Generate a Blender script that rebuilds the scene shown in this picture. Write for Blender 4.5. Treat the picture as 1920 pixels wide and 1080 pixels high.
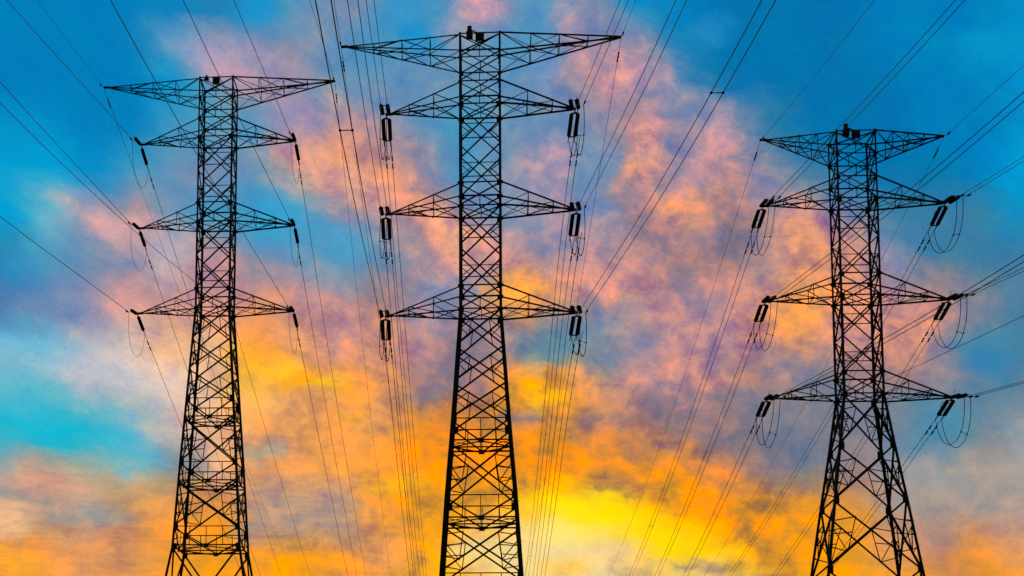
import bpy, math, random
import numpy as np
from mathutils import Matrix, Vector
random.seed(7)
for o in list(bpy.data.objects):
    bpy.data.objects.remove(o)
sc = bpy.context.scene
COL = sc.collection
rad, sin, cos = math.radians, math.sin, math.cos
EYE = 1.6

# ------------------------------------------------------------------ camera
F_PX, PITCH, ROLL, PPX, PPY = 3278.69, 0.1268, -0.0084, 604.2, 1070.35
cam = bpy.data.cameras.new('camera')
co = bpy.data.objects.new('camera', cam)
COL.objects.link(co)
cp, sp, cr, sr = cos(PITCH), sin(PITCH), cos(ROLL), sin(ROLL)
right = Vector((cr, sr*sp, -sr*cp))
up = Vector((sr, -cr*sp, cr*cp))
fwd = Vector((0, cp, sp))
M = Matrix.Identity(4)
for i in range(3):
    M[i][0], M[i][1], M[i][2] = right[i], up[i], -fwd[i]
M[2][3] = EYE
co.matrix_world = M
cam.sensor_fit = 'HORIZONTAL'
cam.sensor_width = 36
cam.lens = F_PX/1920*36
cam.shift_x = (960-PPX)/1920
cam.shift_y = (PPY-540)/1920
cam.clip_start = 0.5
cam.clip_end = 20000
sc.camera = co
sc.view_settings.view_transform = 'Standard'
sc.view_settings.look = 'None'
sc.view_settings.exposure = 0
sc.view_settings.gamma = 1
sc.view_settings.use_curve_mapping = False

# ------------------------------------------------------------------ sky
# colours of the sunset clouds by direction: rows of rising elevation, columns of azimuth
AZ0, AZ1, EL0, EL1 = -12.0, 24.0, 5.6, 25.0
SKY = [
 [250, 158, 58, 250, 158, 58, 250, 158, 58, 250, 158, 58, 250, 158, 58, 250, 158, 61, 247, 161, 77, 245, 163, 93, 247, 161, 81, 249, 159, 65, 251, 159, 49, 252, 161, 33, 253, 162, 22, 253, 162, 22, 253, 162, 22, 253, 162, 22, 253, 162, 22, 253, 162, 22, 253, 162, 22, 253, 162, 26, 251, 160, 42, 250, 158, 57, 250, 158, 58, 250, 158, 58, 251, 167, 45, 253, 183, 24, 255, 191, 10, 254, 177, 16, 253, 163, 22, 248, 182, 69, 243, 204, 120, 241, 213, 140, 241, 213, 140, 241, 213, 140, 241, 213, 140, 241, 213, 140, 216, 190, 142, 192, 166, 144, 203, 177, 143, 228, 201, 141, 241, 213, 140, 241, 213, 140, 235, 207, 140, 210, 183, 143, 186, 160, 143, 217, 161, 87, 248, 162, 30, 253, 162, 22, 253, 162, 22, 253, 162, 22, 253, 162, 22, 252, 161, 32, 251, 159, 49, 248, 156, 55, 245, 152, 49, 244, 152, 48, 248, 155, 54, 250, 158, 58, 250, 158, 58, 250, 158, 58, 250, 158, 58],
 [250, 158, 58, 250, 158, 58, 250, 158, 58, 250, 158, 58, 250, 158, 58, 250, 158, 61, 247, 161, 78, 245, 163, 94, 247, 161, 80, 249, 159, 64, 251, 159, 49, 252, 161, 33, 253, 162, 22, 253, 162, 22, 253, 162, 22, 253, 162, 22, 253, 162, 22, 253, 162, 22, 253, 162, 22, 253, 162, 26, 251, 160, 42, 250, 158, 57, 250, 158, 58, 250, 158, 58, 251, 167, 45, 253, 183, 24, 255, 191, 10, 254, 177, 16, 253, 163, 22, 248, 182, 69, 243, 204, 120, 241, 213, 140, 241, 213, 140, 241, 213, 140, 241, 213, 140, 241, 213, 140, 217, 190, 142, 192, 167, 144, 203, 177, 143, 228, 200, 141, 241, 213, 140, 241, 213, 140, 235, 208, 140, 210, 184, 143, 186, 160, 144, 216, 161, 88, 248, 162, 32, 253, 162, 22, 253, 162, 22, 253, 162, 22, 253, 162, 22, 252, 161, 31, 251, 159, 48, 248, 156, 55, 245, 152, 49, 244, 151, 47, 248, 155, 54, 250, 158, 59, 250, 158, 60, 250, 158, 61, 250, 158, 61],
 [250, 158, 58, 250, 159, 58, 250, 160, 57, 251, 161, 56, 250, 160, 56, 250, 160, 61, 247, 161, 78, 245, 163, 94, 246, 162, 84, 248, 160, 73, 250, 160, 59, 251, 160, 43, 252, 161, 30, 253, 162, 26, 253, 162, 22, 253, 162, 26, 252, 161, 29, 252, 161, 28, 253, 162, 25, 253, 162, 26, 251, 160, 42, 250, 158, 57, 250, 158, 61, 249, 159, 65, 250, 166, 52, 253, 179, 28, 254, 186, 15, 252, 180, 30, 251, 173, 46, 247, 189, 84, 243, 206, 124, 241, 213, 140, 241, 213, 140, 241, 213, 140, 241, 213, 140, 241, 213, 140, 224, 194, 129, 207, 175, 117, 216, 184, 111, 234, 204, 109, 244, 213, 108, 242, 208, 107, 237, 200, 108, 221, 181, 109, 205, 162, 109, 227, 162, 68, 249, 162, 29, 253, 162, 22, 253, 162, 22, 252, 162, 29, 251, 162, 42, 241, 158, 58, 223, 150, 76, 218, 146, 80, 234, 150, 63, 246, 154, 54, 247, 158, 66, 248, 160, 75, 248, 160, 76, 248, 160, 76, 247, 161, 77],
 [250, 158, 58, 250, 160, 57, 251, 164, 53, 252, 169, 49, 252, 170, 50, 249, 166, 57, 245, 162, 74, 242, 162, 92, 243, 161, 90, 245, 161, 86, 247, 161, 73, 250, 160, 57, 251, 160, 43, 252, 161, 32, 253, 162, 22, 252, 161, 32, 251, 160, 41, 252, 160, 39, 252, 161, 29, 253, 161, 27, 251, 160, 42, 250, 158, 57, 249, 159, 67, 247, 161, 77, 249, 165, 64, 252, 171, 37, 253, 177, 25, 249, 185, 58, 246, 192, 91, 244, 201, 112, 242, 210, 132, 241, 212, 138, 244, 205, 112, 247, 197, 85, 244, 204, 111, 241, 211, 139, 238, 203, 124, 237, 197, 113, 235, 196, 102, 229, 193, 97, 219, 184, 109, 216, 179, 112, 226, 184, 91, 236, 184, 61, 236, 171, 52, 244, 166, 38, 252, 163, 25, 253, 161, 22, 253, 161, 22, 251, 161, 35, 248, 162, 62, 231, 155, 86, 218, 144, 88, 233, 146, 73, 234, 149, 70, 249, 157, 61, 247, 160, 78, 245, 162, 91, 245, 163, 92, 245, 163, 92, 245, 163, 93],
 [247, 163, 75, 247, 163, 74, 246, 162, 74, 240, 158, 77, 234, 155, 80, 232, 154, 83, 231, 155, 89, 233, 157, 96, 237, 159, 96, 241, 160, 95, 245, 160, 84, 248, 159, 68, 250, 158, 53, 251, 160, 38, 253, 161, 23, 250, 160, 39, 248, 159, 55, 249, 159, 51, 251, 161, 35, 251, 161, 29, 250, 160, 44, 249, 158, 58, 248, 160, 73, 246, 162, 89, 247, 163, 76, 250, 162, 45, 252, 168, 35, 247, 189, 85, 241, 211, 135, 241, 213, 139, 241, 213, 139, 241, 213, 140, 241, 214, 143, 242, 214, 146, 241, 212, 146, 241, 208, 141, 241, 205, 133, 244, 204, 107, 250, 206, 53, 253, 213, 20, 254, 212, 13, 255, 206, 14, 255, 204, 14, 254, 193, 15, 253, 169, 23, 252, 161, 26, 252, 159, 25, 253, 159, 24, 252, 159, 26, 246, 160, 45, 233, 159, 85, 214, 155, 112, 189, 144, 124, 176, 139, 125, 208, 150, 102, 226, 156, 94, 223, 156, 105, 223, 159, 111, 224, 161, 112, 223, 162, 113, 222, 162, 114],
 [243, 174, 107, 242, 175, 109, 239, 182, 123, 233, 185, 133, 225, 173, 120, 215, 161, 109, 214, 160, 114, 214, 161, 121, 221, 157, 109, 228, 153, 97, 236, 154, 83, 245, 157, 68, 250, 158, 54, 249, 157, 44, 248, 157, 33, 237, 158, 60, 225, 158, 87, 221, 159, 91, 218, 159, 86, 214, 159, 89, 210, 157, 101, 209, 156, 107, 220, 158, 100, 235, 159, 89, 245, 161, 68, 250, 162, 41, 252, 165, 30, 249, 178, 60, 246, 192, 91, 246, 194, 97, 245, 197, 106, 244, 207, 120, 245, 216, 125, 248, 225, 108, 249, 226, 101, 247, 221, 101, 250, 214, 64, 253, 214, 25, 255, 215, 11, 255, 213, 10, 255, 207, 12, 255, 199, 13, 254, 184, 16, 251, 165, 25, 251, 156, 31, 252, 157, 30, 252, 158, 28, 252, 158, 27, 251, 158, 31, 239, 158, 57, 218, 157, 100, 204, 155, 123, 192, 152, 130, 184, 150, 134, 195, 155, 126, 203, 156, 121, 203, 156, 124, 202, 158, 129, 199, 160, 133, 197, 161, 135, 196, 161, 136],
 [236, 184, 139, 238, 184, 138, 237, 185, 139, 225, 181, 142, 204, 170, 142, 185, 160, 142, 179, 160, 146, 169, 162, 153, 168, 161, 150, 179, 158, 136, 210, 155, 103, 237, 157, 76, 247, 159, 62, 246, 156, 53, 242, 152, 47, 217, 155, 88, 194, 156, 125, 184, 155, 135, 181, 154, 136, 182, 154, 135, 185, 155, 134, 190, 157, 132, 214, 158, 106, 239, 159, 77, 250, 160, 54, 252, 161, 36, 253, 163, 25, 252, 168, 35, 250, 173, 48, 250, 175, 54, 249, 180, 62, 249, 195, 66, 250, 213, 60, 252, 222, 45, 253, 224, 29, 254, 225, 17, 255, 223, 12, 255, 217, 10, 255, 206, 10, 254, 189, 14, 253, 174, 19, 253, 166, 21, 252, 158, 24, 251, 153, 28, 251, 153, 28, 252, 155, 29, 251, 157, 31, 250, 157, 33, 250, 157, 39, 237, 158, 66, 205, 159, 114, 185, 159, 143, 183, 160, 146, 181, 160, 148, 177, 159, 149, 174, 158, 149, 175, 158, 149, 178, 160, 150, 180, 161, 150, 180, 161, 150, 180, 161, 151],
 [207, 176, 151, 205, 175, 150, 189, 167, 150, 162, 153, 149, 154, 149, 148, 169, 152, 145, 184, 159, 146, 182, 162, 149, 192, 161, 131, 212, 161, 110, 225, 162, 97, 227, 161, 91, 227, 157, 83, 232, 157, 75, 241, 158, 69, 222, 159, 97, 203, 160, 126, 196, 161, 136, 196, 161, 136, 197, 161, 135, 198, 161, 134, 197, 161, 135, 219, 160, 103, 241, 158, 70, 250, 158, 50, 251, 159, 36, 251, 159, 27, 251, 160, 27, 251, 160, 28, 251, 162, 27, 252, 170, 26, 253, 193, 20, 254, 214, 15, 255, 223, 13, 255, 225, 12, 254, 220, 13, 253, 207, 15, 252, 192, 16, 251, 177, 20, 251, 164, 26, 250, 155, 30, 251, 152, 31, 250, 151, 31, 247, 151, 33, 241, 150, 38, 237, 152, 45, 228, 152, 55, 218, 149, 66, 215, 147, 76, 203, 150, 102, 184, 157, 138, 176, 161, 153, 175, 162, 154, 175, 164, 155, 173, 162, 154, 172, 160, 152, 172, 160, 154, 172, 162, 158, 172, 163, 159, 172, 163, 160, 171, 163, 161],
 [178, 168, 163, 183, 168, 160, 196, 167, 152, 214, 165, 141, 221, 164, 136, 219, 162, 135, 201, 163, 142, 191, 165, 141, 203, 168, 125, 208, 169, 118, 199, 165, 120, 179, 154, 121, 180, 148, 115, 210, 160, 110, 238, 171, 105, 226, 166, 113, 210, 162, 124, 206, 161, 127, 215, 162, 119, 222, 163, 112, 225, 163, 110, 224, 163, 109, 238, 166, 75, 251, 173, 42, 253, 176, 31, 252, 171, 30, 250, 161, 31, 249, 155, 34, 250, 154, 33, 250, 157, 32, 250, 160, 31, 251, 169, 28, 252, 179, 23, 252, 183, 21, 242, 172, 35, 221, 152, 61, 208, 139, 75, 211, 140, 72, 231, 148, 51, 247, 152, 34, 250, 152, 31, 248, 152, 35, 240, 149, 48, 210, 140, 72, 176, 131, 95, 166, 134, 105, 158, 137, 115, 158, 136, 120, 166, 134, 122, 170, 141, 133, 170, 155, 150, 172, 162, 157, 173, 163, 157, 174, 166, 159, 176, 166, 157, 178, 164, 153, 174, 164, 157, 166, 165, 167, 165, 165, 168, 165, 165, 168, 165, 165, 168],
 [134, 170, 178, 138, 169, 176, 143, 169, 174, 157, 168, 164, 169, 166, 154, 164, 167, 155, 148, 170, 163, 145, 172, 166, 142, 177, 172, 124, 184, 192, 116, 172, 188, 119, 150, 167, 143, 145, 149, 192, 165, 143, 238, 183, 137, 241, 174, 118, 240, 166, 103, 240, 164, 98, 245, 164, 92, 246, 165, 88, 247, 166, 79, 248, 167, 73, 249, 164, 67, 250, 160, 61, 249, 156, 54, 247, 152, 47, 247, 150, 40, 249, 150, 37, 250, 149, 36, 249, 149, 36, 248, 149, 38, 248, 151, 36, 250, 152, 32, 250, 151, 32, 243, 148, 42, 241, 147, 47, 243, 149, 45, 249, 153, 39, 250, 154, 36, 246, 152, 39, 236, 148, 51, 220, 142, 74, 202, 136, 94, 164, 127, 115, 131, 120, 132, 124, 124, 140, 122, 130, 146, 134, 132, 144, 150, 133, 140, 154, 138, 142, 152, 147, 152, 148, 155, 161, 145, 156, 163, 141, 155, 164, 149, 153, 156, 159, 151, 149, 160, 157, 158, 165, 165, 168, 165, 165, 168, 165, 165, 168, 165, 165, 168],
 [77, 178, 196, 75, 179, 197, 67, 181, 200, 59, 184, 202, 50, 186, 204, 42, 188, 208, 40, 189, 209, 46, 187, 209, 63, 187, 209, 83, 189, 213, 115, 181, 199, 147, 169, 177, 177, 166, 159, 209, 175, 148, 238, 183, 136, 241, 174, 118, 192, 169, 137, 183, 169, 141, 245, 163, 92, 246, 162, 86, 247, 162, 82, 247, 162, 80, 248, 161, 76, 249, 160, 71, 248, 157, 62, 247, 153, 50, 248, 149, 40, 250, 148, 38, 250, 148, 37, 250, 149, 37, 248, 149, 38, 248, 149, 37, 249, 149, 35, 243, 147, 40, 236, 147, 49, 226, 145, 62, 235, 148, 57, 183, 129, 87, 194, 133, 83, 221, 144, 72, 213, 142, 79, 175, 131, 107, 155, 125, 122, 144, 124, 128, 128, 124, 138, 123, 127, 144, 125, 130, 146, 133, 132, 145, 143, 134, 143, 142, 136, 145, 130, 140, 154, 108, 142, 164, 92, 141, 168, 87, 141, 170, 98, 142, 165, 115, 141, 158, 134, 150, 162, 157, 163, 168, 163, 164, 168, 165, 165, 168, 165, 165, 168],
 [34, 185, 211, 29, 187, 213, 25, 189, 215, 24, 191, 218, 23, 193, 219, 19, 193, 219, 19, 192, 218, 25, 190, 216, 51, 189, 214, 86, 189, 213, 134, 189, 201, 182, 188, 185, 212, 186, 168, 226, 185, 152, 238, 183, 136, 241, 174, 118, 244, 166, 100, 245, 165, 96, 246, 164, 91, 247, 163, 86, 247, 162, 83, 247, 162, 83, 247, 162, 83, 247, 161, 83, 246, 158, 73, 245, 153, 55, 246, 149, 43, 248, 146, 46, 248, 146, 45, 248, 149, 41, 246, 149, 41, 245, 150, 42, 244, 150, 42, 231, 147, 55, 204, 138, 83, 218, 142, 78, 228, 144, 72, 209, 138, 87, 194, 134, 98, 164, 127, 117, 144, 122, 128, 141, 121, 129, 143, 122, 130, 136, 125, 136, 124, 129, 145, 125, 130, 145, 128, 129, 145, 130, 131, 146, 133, 133, 147, 130, 135, 150, 122, 138, 155, 100, 140, 164, 77, 144, 176, 76, 146, 178, 84, 143, 172, 97, 138, 163, 111, 142, 162, 130, 149, 163, 142, 152, 162, 146, 152, 161, 144, 151, 160],
 [64, 186, 212, 59, 188, 213, 56, 190, 217, 55, 192, 219, 52, 192, 219, 51, 190, 216, 59, 188, 212, 75, 187, 209, 104, 188, 206, 133, 190, 204, 168, 192, 195, 204, 195, 185, 225, 194, 172, 232, 189, 154, 238, 184, 135, 243, 178, 111, 246, 175, 96, 247, 173, 97, 247, 170, 94, 247, 166, 88, 247, 164, 83, 250, 172, 60, 249, 171, 66, 245, 163, 92, 240, 158, 85, 224, 148, 76, 206, 139, 80, 235, 143, 60, 238, 143, 57, 236, 146, 54, 209, 143, 76, 156, 133, 125, 204, 145, 80, 210, 143, 73, 181, 133, 104, 181, 135, 116, 181, 134, 119, 182, 134, 118, 177, 132, 119, 146, 122, 130, 138, 120, 132, 143, 122, 133, 145, 124, 134, 136, 127, 141, 131, 128, 143, 130, 129, 144, 128, 130, 145, 129, 131, 146, 134, 133, 147, 134, 134, 148, 129, 137, 152, 115, 137, 157, 98, 136, 162, 102, 137, 161, 105, 136, 160, 98, 136, 162, 102, 138, 162, 116, 140, 158, 124, 139, 155, 125, 138, 153, 123, 137, 153],
 [97, 188, 212, 94, 188, 212, 90, 188, 213, 87, 188, 213, 87, 188, 213, 103, 188, 210, 130, 188, 205, 155, 189, 201, 172, 192, 197, 188, 195, 194, 201, 196, 191, 213, 197, 188, 223, 195, 178, 229, 191, 161, 237, 185, 138, 244, 183, 105, 247, 181, 93, 247, 178, 100, 245, 175, 99, 240, 166, 95, 237, 161, 94, 241, 160, 87, 246, 161, 84, 245, 163, 92, 228, 155, 96, 169, 134, 119, 153, 128, 126, 183, 133, 102, 198, 136, 91, 210, 141, 78, 234, 151, 54, 250, 171, 31, 254, 182, 24, 251, 175, 34, 236, 159, 72, 217, 151, 103, 210, 148, 115, 198, 143, 125, 173, 133, 132, 163, 130, 135, 171, 135, 139, 160, 131, 139, 139, 126, 140, 135, 127, 142, 138, 127, 141, 137, 129, 143, 130, 131, 147, 128, 131, 146, 138, 130, 143, 145, 129, 140, 145, 131, 141, 146, 129, 139, 140, 132, 145, 138, 137, 152, 124, 137, 157, 93, 135, 164, 83, 135, 167, 94, 134, 161, 103, 132, 155, 102, 132, 155, 100, 131, 155],
 [108, 188, 212, 109, 188, 212, 111, 188, 212, 115, 189, 212, 122, 190, 212, 148, 192, 210, 180, 194, 206, 201, 196, 204, 209, 199, 201, 215, 201, 197, 216, 200, 195, 218, 199, 192, 222, 196, 181, 229, 191, 162, 237, 186, 135, 245, 187, 90, 249, 186, 69, 249, 181, 68, 250, 173, 50, 252, 167, 34, 254, 193, 25, 253, 180, 41, 248, 161, 74, 246, 162, 89, 220, 152, 105, 179, 136, 121, 152, 124, 132, 144, 125, 135, 154, 125, 132, 187, 136, 105, 222, 148, 72, 244, 162, 42, 248, 166, 33, 246, 164, 58, 244, 164, 89, 215, 158, 113, 193, 152, 133, 205, 151, 140, 197, 148, 149, 199, 149, 146, 212, 153, 139, 213, 153, 129, 204, 149, 127, 186, 140, 130, 168, 134, 135, 154, 135, 147, 151, 136, 148, 152, 137, 143, 161, 135, 139, 171, 134, 137, 181, 138, 134, 188, 141, 132, 173, 141, 143, 160, 141, 150, 133, 138, 156, 75, 137, 175, 56, 138, 183, 70, 134, 171, 80, 131, 163, 79, 131, 162, 77, 131, 163],
 [112, 189, 212, 117, 190, 212, 126, 191, 213, 135, 194, 215, 142, 197, 217, 154, 198, 216, 174, 198, 213, 196, 198, 207, 207, 199, 201, 216, 200, 194, 220, 197, 184, 225, 194, 172, 230, 190, 160, 234, 187, 148, 239, 184, 131, 245, 182, 86, 251, 180, 43, 253, 183, 41, 254, 189, 43, 247, 166, 60, 239, 159, 81, 233, 156, 96, 235, 158, 100, 238, 160, 105, 221, 153, 115, 194, 143, 128, 171, 133, 138, 162, 129, 135, 157, 126, 134, 176, 137, 128, 187, 144, 122, 174, 149, 122, 138, 154, 148, 130, 155, 153, 157, 153, 133, 145, 145, 150, 137, 143, 160, 179, 147, 151, 174, 141, 150, 184, 143, 144, 210, 152, 142, 198, 147, 142, 185, 141, 141, 190, 142, 136, 189, 142, 134, 171, 140, 143, 174, 142, 141, 191, 147, 135, 194, 146, 139, 199, 146, 140, 213, 150, 132, 219, 152, 130, 211, 151, 134, 192, 148, 145, 136, 141, 158, 73, 137, 175, 69, 136, 175, 67, 131, 169, 64, 130, 168, 62, 130, 168, 62, 130, 168],
 [112, 184, 210, 118, 188, 212, 123, 193, 217, 123, 196, 222, 124, 197, 223, 133, 196, 219, 160, 193, 211, 192, 192, 201, 208, 194, 191, 220, 196, 182, 227, 192, 167, 233, 188, 151, 236, 185, 143, 237, 185, 140, 240, 183, 127, 247, 179, 80, 250, 169, 57, 248, 164, 65, 243, 164, 88, 237, 163, 107, 230, 161, 118, 221, 156, 128, 224, 156, 125, 230, 157, 120, 223, 154, 125, 207, 149, 137, 190, 143, 143, 172, 134, 138, 159, 128, 134, 169, 137, 142, 170, 142, 147, 148, 142, 151, 113, 141, 155, 97, 145, 166, 108, 147, 170, 123, 142, 163, 136, 140, 159, 152, 141, 162, 169, 145, 162, 189, 148, 154, 206, 151, 148, 205, 151, 148, 206, 151, 148, 216, 153, 138, 224, 155, 128, 225, 156, 118, 233, 159, 105, 233, 158, 114, 218, 154, 135, 212, 151, 139, 214, 151, 133, 217, 151, 131, 216, 152, 133, 196, 145, 141, 149, 138, 149, 110, 133, 155, 91, 131, 161, 76, 130, 166, 68, 130, 167, 63, 130, 168, 62, 130, 168],
 [91, 158, 197, 95, 163, 200, 98, 166, 203, 102, 169, 204, 108, 168, 202, 132, 168, 196, 161, 168, 191, 180, 170, 186, 195, 175, 179, 214, 181, 171, 221, 179, 159, 227, 176, 146, 229, 175, 141, 230, 176, 141, 231, 174, 135, 238, 167, 107, 244, 159, 81, 240, 160, 94, 236, 162, 110, 232, 162, 119, 223, 158, 129, 210, 153, 145, 210, 151, 138, 213, 150, 129, 208, 150, 133, 198, 149, 145, 186, 147, 152, 168, 138, 147, 155, 131, 142, 166, 139, 145, 170, 143, 147, 154, 144, 150, 124, 140, 154, 108, 137, 157, 124, 139, 162, 129, 143, 172, 140, 143, 166, 167, 145, 155, 185, 148, 152, 197, 150, 150, 206, 151, 148, 204, 150, 148, 201, 149, 149, 209, 151, 140, 224, 155, 127, 241, 161, 101, 249, 165, 85, 243, 162, 97, 227, 156, 123, 216, 152, 134, 210, 150, 135, 209, 149, 137, 196, 144, 137, 169, 133, 137, 144, 134, 149, 124, 134, 156, 95, 131, 161, 79, 130, 165, 71, 130, 167, 64, 130, 168, 62, 130, 168],
 [73, 130, 182, 75, 131, 183, 82, 133, 183, 99, 139, 184, 108, 142, 185, 110, 141, 186, 118, 143, 184, 152, 150, 177, 182, 157, 168, 204, 162, 160, 210, 162, 154, 214, 162, 147, 216, 162, 145, 217, 162, 145, 219, 162, 140, 228, 160, 122, 236, 157, 103, 232, 157, 110, 225, 157, 121, 219, 155, 131, 212, 153, 139, 206, 151, 148, 196, 145, 140, 186, 139, 132, 177, 139, 139, 168, 143, 154, 159, 144, 164, 150, 140, 162, 143, 136, 159, 169, 142, 139, 193, 148, 119, 200, 151, 111, 185, 149, 125, 173, 147, 140, 173, 146, 146, 169, 145, 154, 180, 147, 150, 170, 148, 158, 189, 150, 149, 207, 151, 144, 199, 148, 149, 188, 145, 151, 186, 144, 151, 202, 148, 143, 223, 154, 128, 238, 160, 108, 246, 163, 92, 244, 162, 97, 235, 158, 113, 224, 154, 127, 210, 151, 137, 199, 149, 146, 172, 139, 144, 143, 130, 145, 132, 133, 153, 106, 131, 156, 88, 131, 162, 77, 130, 166, 69, 130, 167, 63, 130, 168, 62, 130, 168],
 [68, 127, 177, 70, 127, 179, 72, 128, 182, 78, 132, 185, 93, 139, 186, 119, 145, 185, 138, 147, 181, 151, 147, 176, 167, 148, 168, 191, 150, 156, 199, 152, 153, 204, 154, 152, 205, 153, 151, 206, 152, 149, 208, 151, 146, 216, 153, 137, 225, 155, 127, 219, 154, 134, 209, 152, 144, 204, 151, 149, 204, 151, 149, 203, 150, 148, 181, 139, 141, 159, 128, 135, 146, 129, 144, 139, 137, 163, 133, 142, 176, 133, 142, 175, 135, 142, 174, 189, 152, 124, 243, 168, 81, 252, 172, 76, 240, 162, 95, 224, 155, 127, 215, 153, 138, 207, 151, 146, 210, 152, 142, 200, 152, 144, 211, 152, 137, 201, 148, 141, 183, 142, 149, 179, 141, 149, 185, 142, 147, 197, 146, 141, 205, 151, 138, 217, 155, 127, 232, 159, 113, 238, 160, 109, 233, 158, 118, 225, 155, 127, 198, 150, 143, 171, 146, 160, 137, 138, 158, 103, 129, 154, 90, 129, 158, 81, 130, 162, 75, 130, 165, 70, 130, 167, 65, 130, 168, 62, 130, 168, 62, 130, 168],
 [63, 129, 173, 54, 134, 182, 41, 141, 194, 49, 146, 198, 75, 149, 195, 104, 150, 190, 120, 149, 184, 133, 147, 178, 149, 146, 170, 167, 146, 163, 181, 157, 167, 194, 166, 172, 201, 164, 166, 204, 157, 156, 204, 151, 148, 196, 151, 148, 187, 150, 148, 177, 150, 154, 168, 151, 161, 160, 151, 166, 154, 152, 167, 148, 153, 169, 140, 145, 164, 134, 138, 158, 141, 138, 158, 154, 142, 162, 163, 146, 164, 164, 146, 164, 166, 146, 163, 193, 151, 136, 226, 159, 103, 232, 160, 99, 211, 153, 125, 194, 149, 145, 199, 150, 147, 205, 151, 149, 208, 151, 146, 213, 152, 141, 207, 149, 138, 187, 141, 140, 172, 135, 140, 171, 134, 139, 171, 133, 138, 175, 139, 143, 185, 146, 147, 204, 153, 139, 232, 159, 120, 238, 160, 116, 231, 157, 122, 224, 155, 127, 183, 149, 150, 139, 143, 173, 102, 137, 172, 68, 131, 169, 62, 130, 168, 62, 130, 168, 60, 131, 170, 54, 133, 174, 48, 135, 178, 45, 136, 180, 42, 137, 183],
 [51, 136, 177, 48, 137, 180, 44, 139, 185, 52, 146, 191, 66, 154, 197, 82, 155, 195, 96, 152, 190, 110, 149, 186, 124, 145, 180, 139, 144, 175, 166, 162, 183, 191, 179, 189, 202, 176, 180, 206, 163, 164, 201, 152, 152, 174, 148, 160, 145, 146, 170, 129, 149, 178, 121, 151, 182, 113, 152, 185, 100, 155, 190, 87, 159, 197, 92, 156, 195, 104, 150, 185, 134, 147, 172, 169, 148, 161, 194, 150, 153, 208, 157, 147, 213, 159, 145, 203, 151, 145, 208, 152, 139, 201, 150, 142, 180, 147, 154, 164, 144, 163, 185, 147, 156, 203, 150, 150, 206, 151, 148, 207, 151, 148, 196, 146, 145, 172, 134, 138, 155, 126, 135, 156, 127, 136, 153, 125, 132, 163, 134, 142, 198, 150, 141, 223, 158, 130, 238, 162, 118, 236, 160, 120, 216, 154, 133, 203, 151, 139, 156, 145, 156, 109, 138, 172, 85, 134, 171, 66, 131, 168, 62, 130, 168, 62, 130, 168, 52, 134, 175, 34, 140, 188, 23, 144, 196, 20, 145, 198, 17, 146, 200],
 [26, 152, 198, 28, 150, 197, 33, 151, 196, 59, 160, 199, 83, 169, 203, 98, 162, 197, 113, 153, 188, 137, 150, 180, 170, 156, 174, 196, 162, 172, 201, 170, 178, 196, 175, 185, 183, 172, 184, 172, 161, 173, 162, 152, 165, 135, 150, 175, 102, 152, 190, 84, 157, 200, 82, 157, 201, 85, 157, 199, 80, 160, 205, 77, 163, 208, 87, 160, 202, 115, 153, 186, 152, 151, 169, 187, 152, 153, 216, 156, 142, 233, 169, 137, 215, 160, 144, 188, 150, 155, 181, 150, 158, 171, 149, 162, 161, 146, 166, 155, 143, 168, 167, 145, 163, 179, 147, 158, 183, 146, 153, 184, 143, 146, 183, 139, 141, 178, 137, 140, 172, 137, 144, 167, 135, 144, 155, 126, 134, 156, 132, 144, 199, 150, 138, 222, 158, 132, 226, 158, 128, 220, 155, 134, 193, 149, 148, 172, 145, 156, 126, 139, 164, 80, 133, 169, 68, 131, 169, 63, 130, 168, 62, 130, 168, 62, 130, 168, 44, 136, 180, 17, 147, 200, 5, 152, 210, 5, 153, 210, 5, 154, 211],
 [0, 167, 220, 2, 166, 219, 11, 166, 217, 56, 174, 213, 105, 182, 208, 141, 172, 194, 180, 166, 181, 209, 170, 177, 219, 172, 175, 218, 169, 171, 189, 163, 174, 150, 161, 185, 126, 159, 188, 116, 157, 186, 108, 154, 184, 94, 155, 191, 72, 160, 205, 59, 166, 214, 62, 165, 213, 76, 160, 204, 88, 157, 199, 101, 155, 193, 135, 153, 178, 168, 153, 165, 190, 153, 154, 212, 157, 142, 240, 172, 139, 232, 170, 142, 181, 148, 158, 159, 147, 167, 144, 149, 173, 140, 149, 175, 146, 146, 173, 152, 143, 170, 152, 143, 169, 148, 145, 172, 147, 142, 168, 159, 133, 145, 168, 132, 137, 189, 142, 137, 214, 153, 130, 188, 141, 134, 157, 127, 133, 156, 132, 144, 171, 143, 153, 186, 149, 152, 195, 150, 149, 191, 149, 150, 160, 143, 161, 129, 138, 170, 90, 133, 170, 53, 128, 171, 46, 127, 171, 43, 127, 172, 40, 128, 174, 37, 130, 178, 25, 138, 189, 10, 152, 206, 3, 160, 215, 2, 161, 216, 2, 162, 216],
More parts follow.
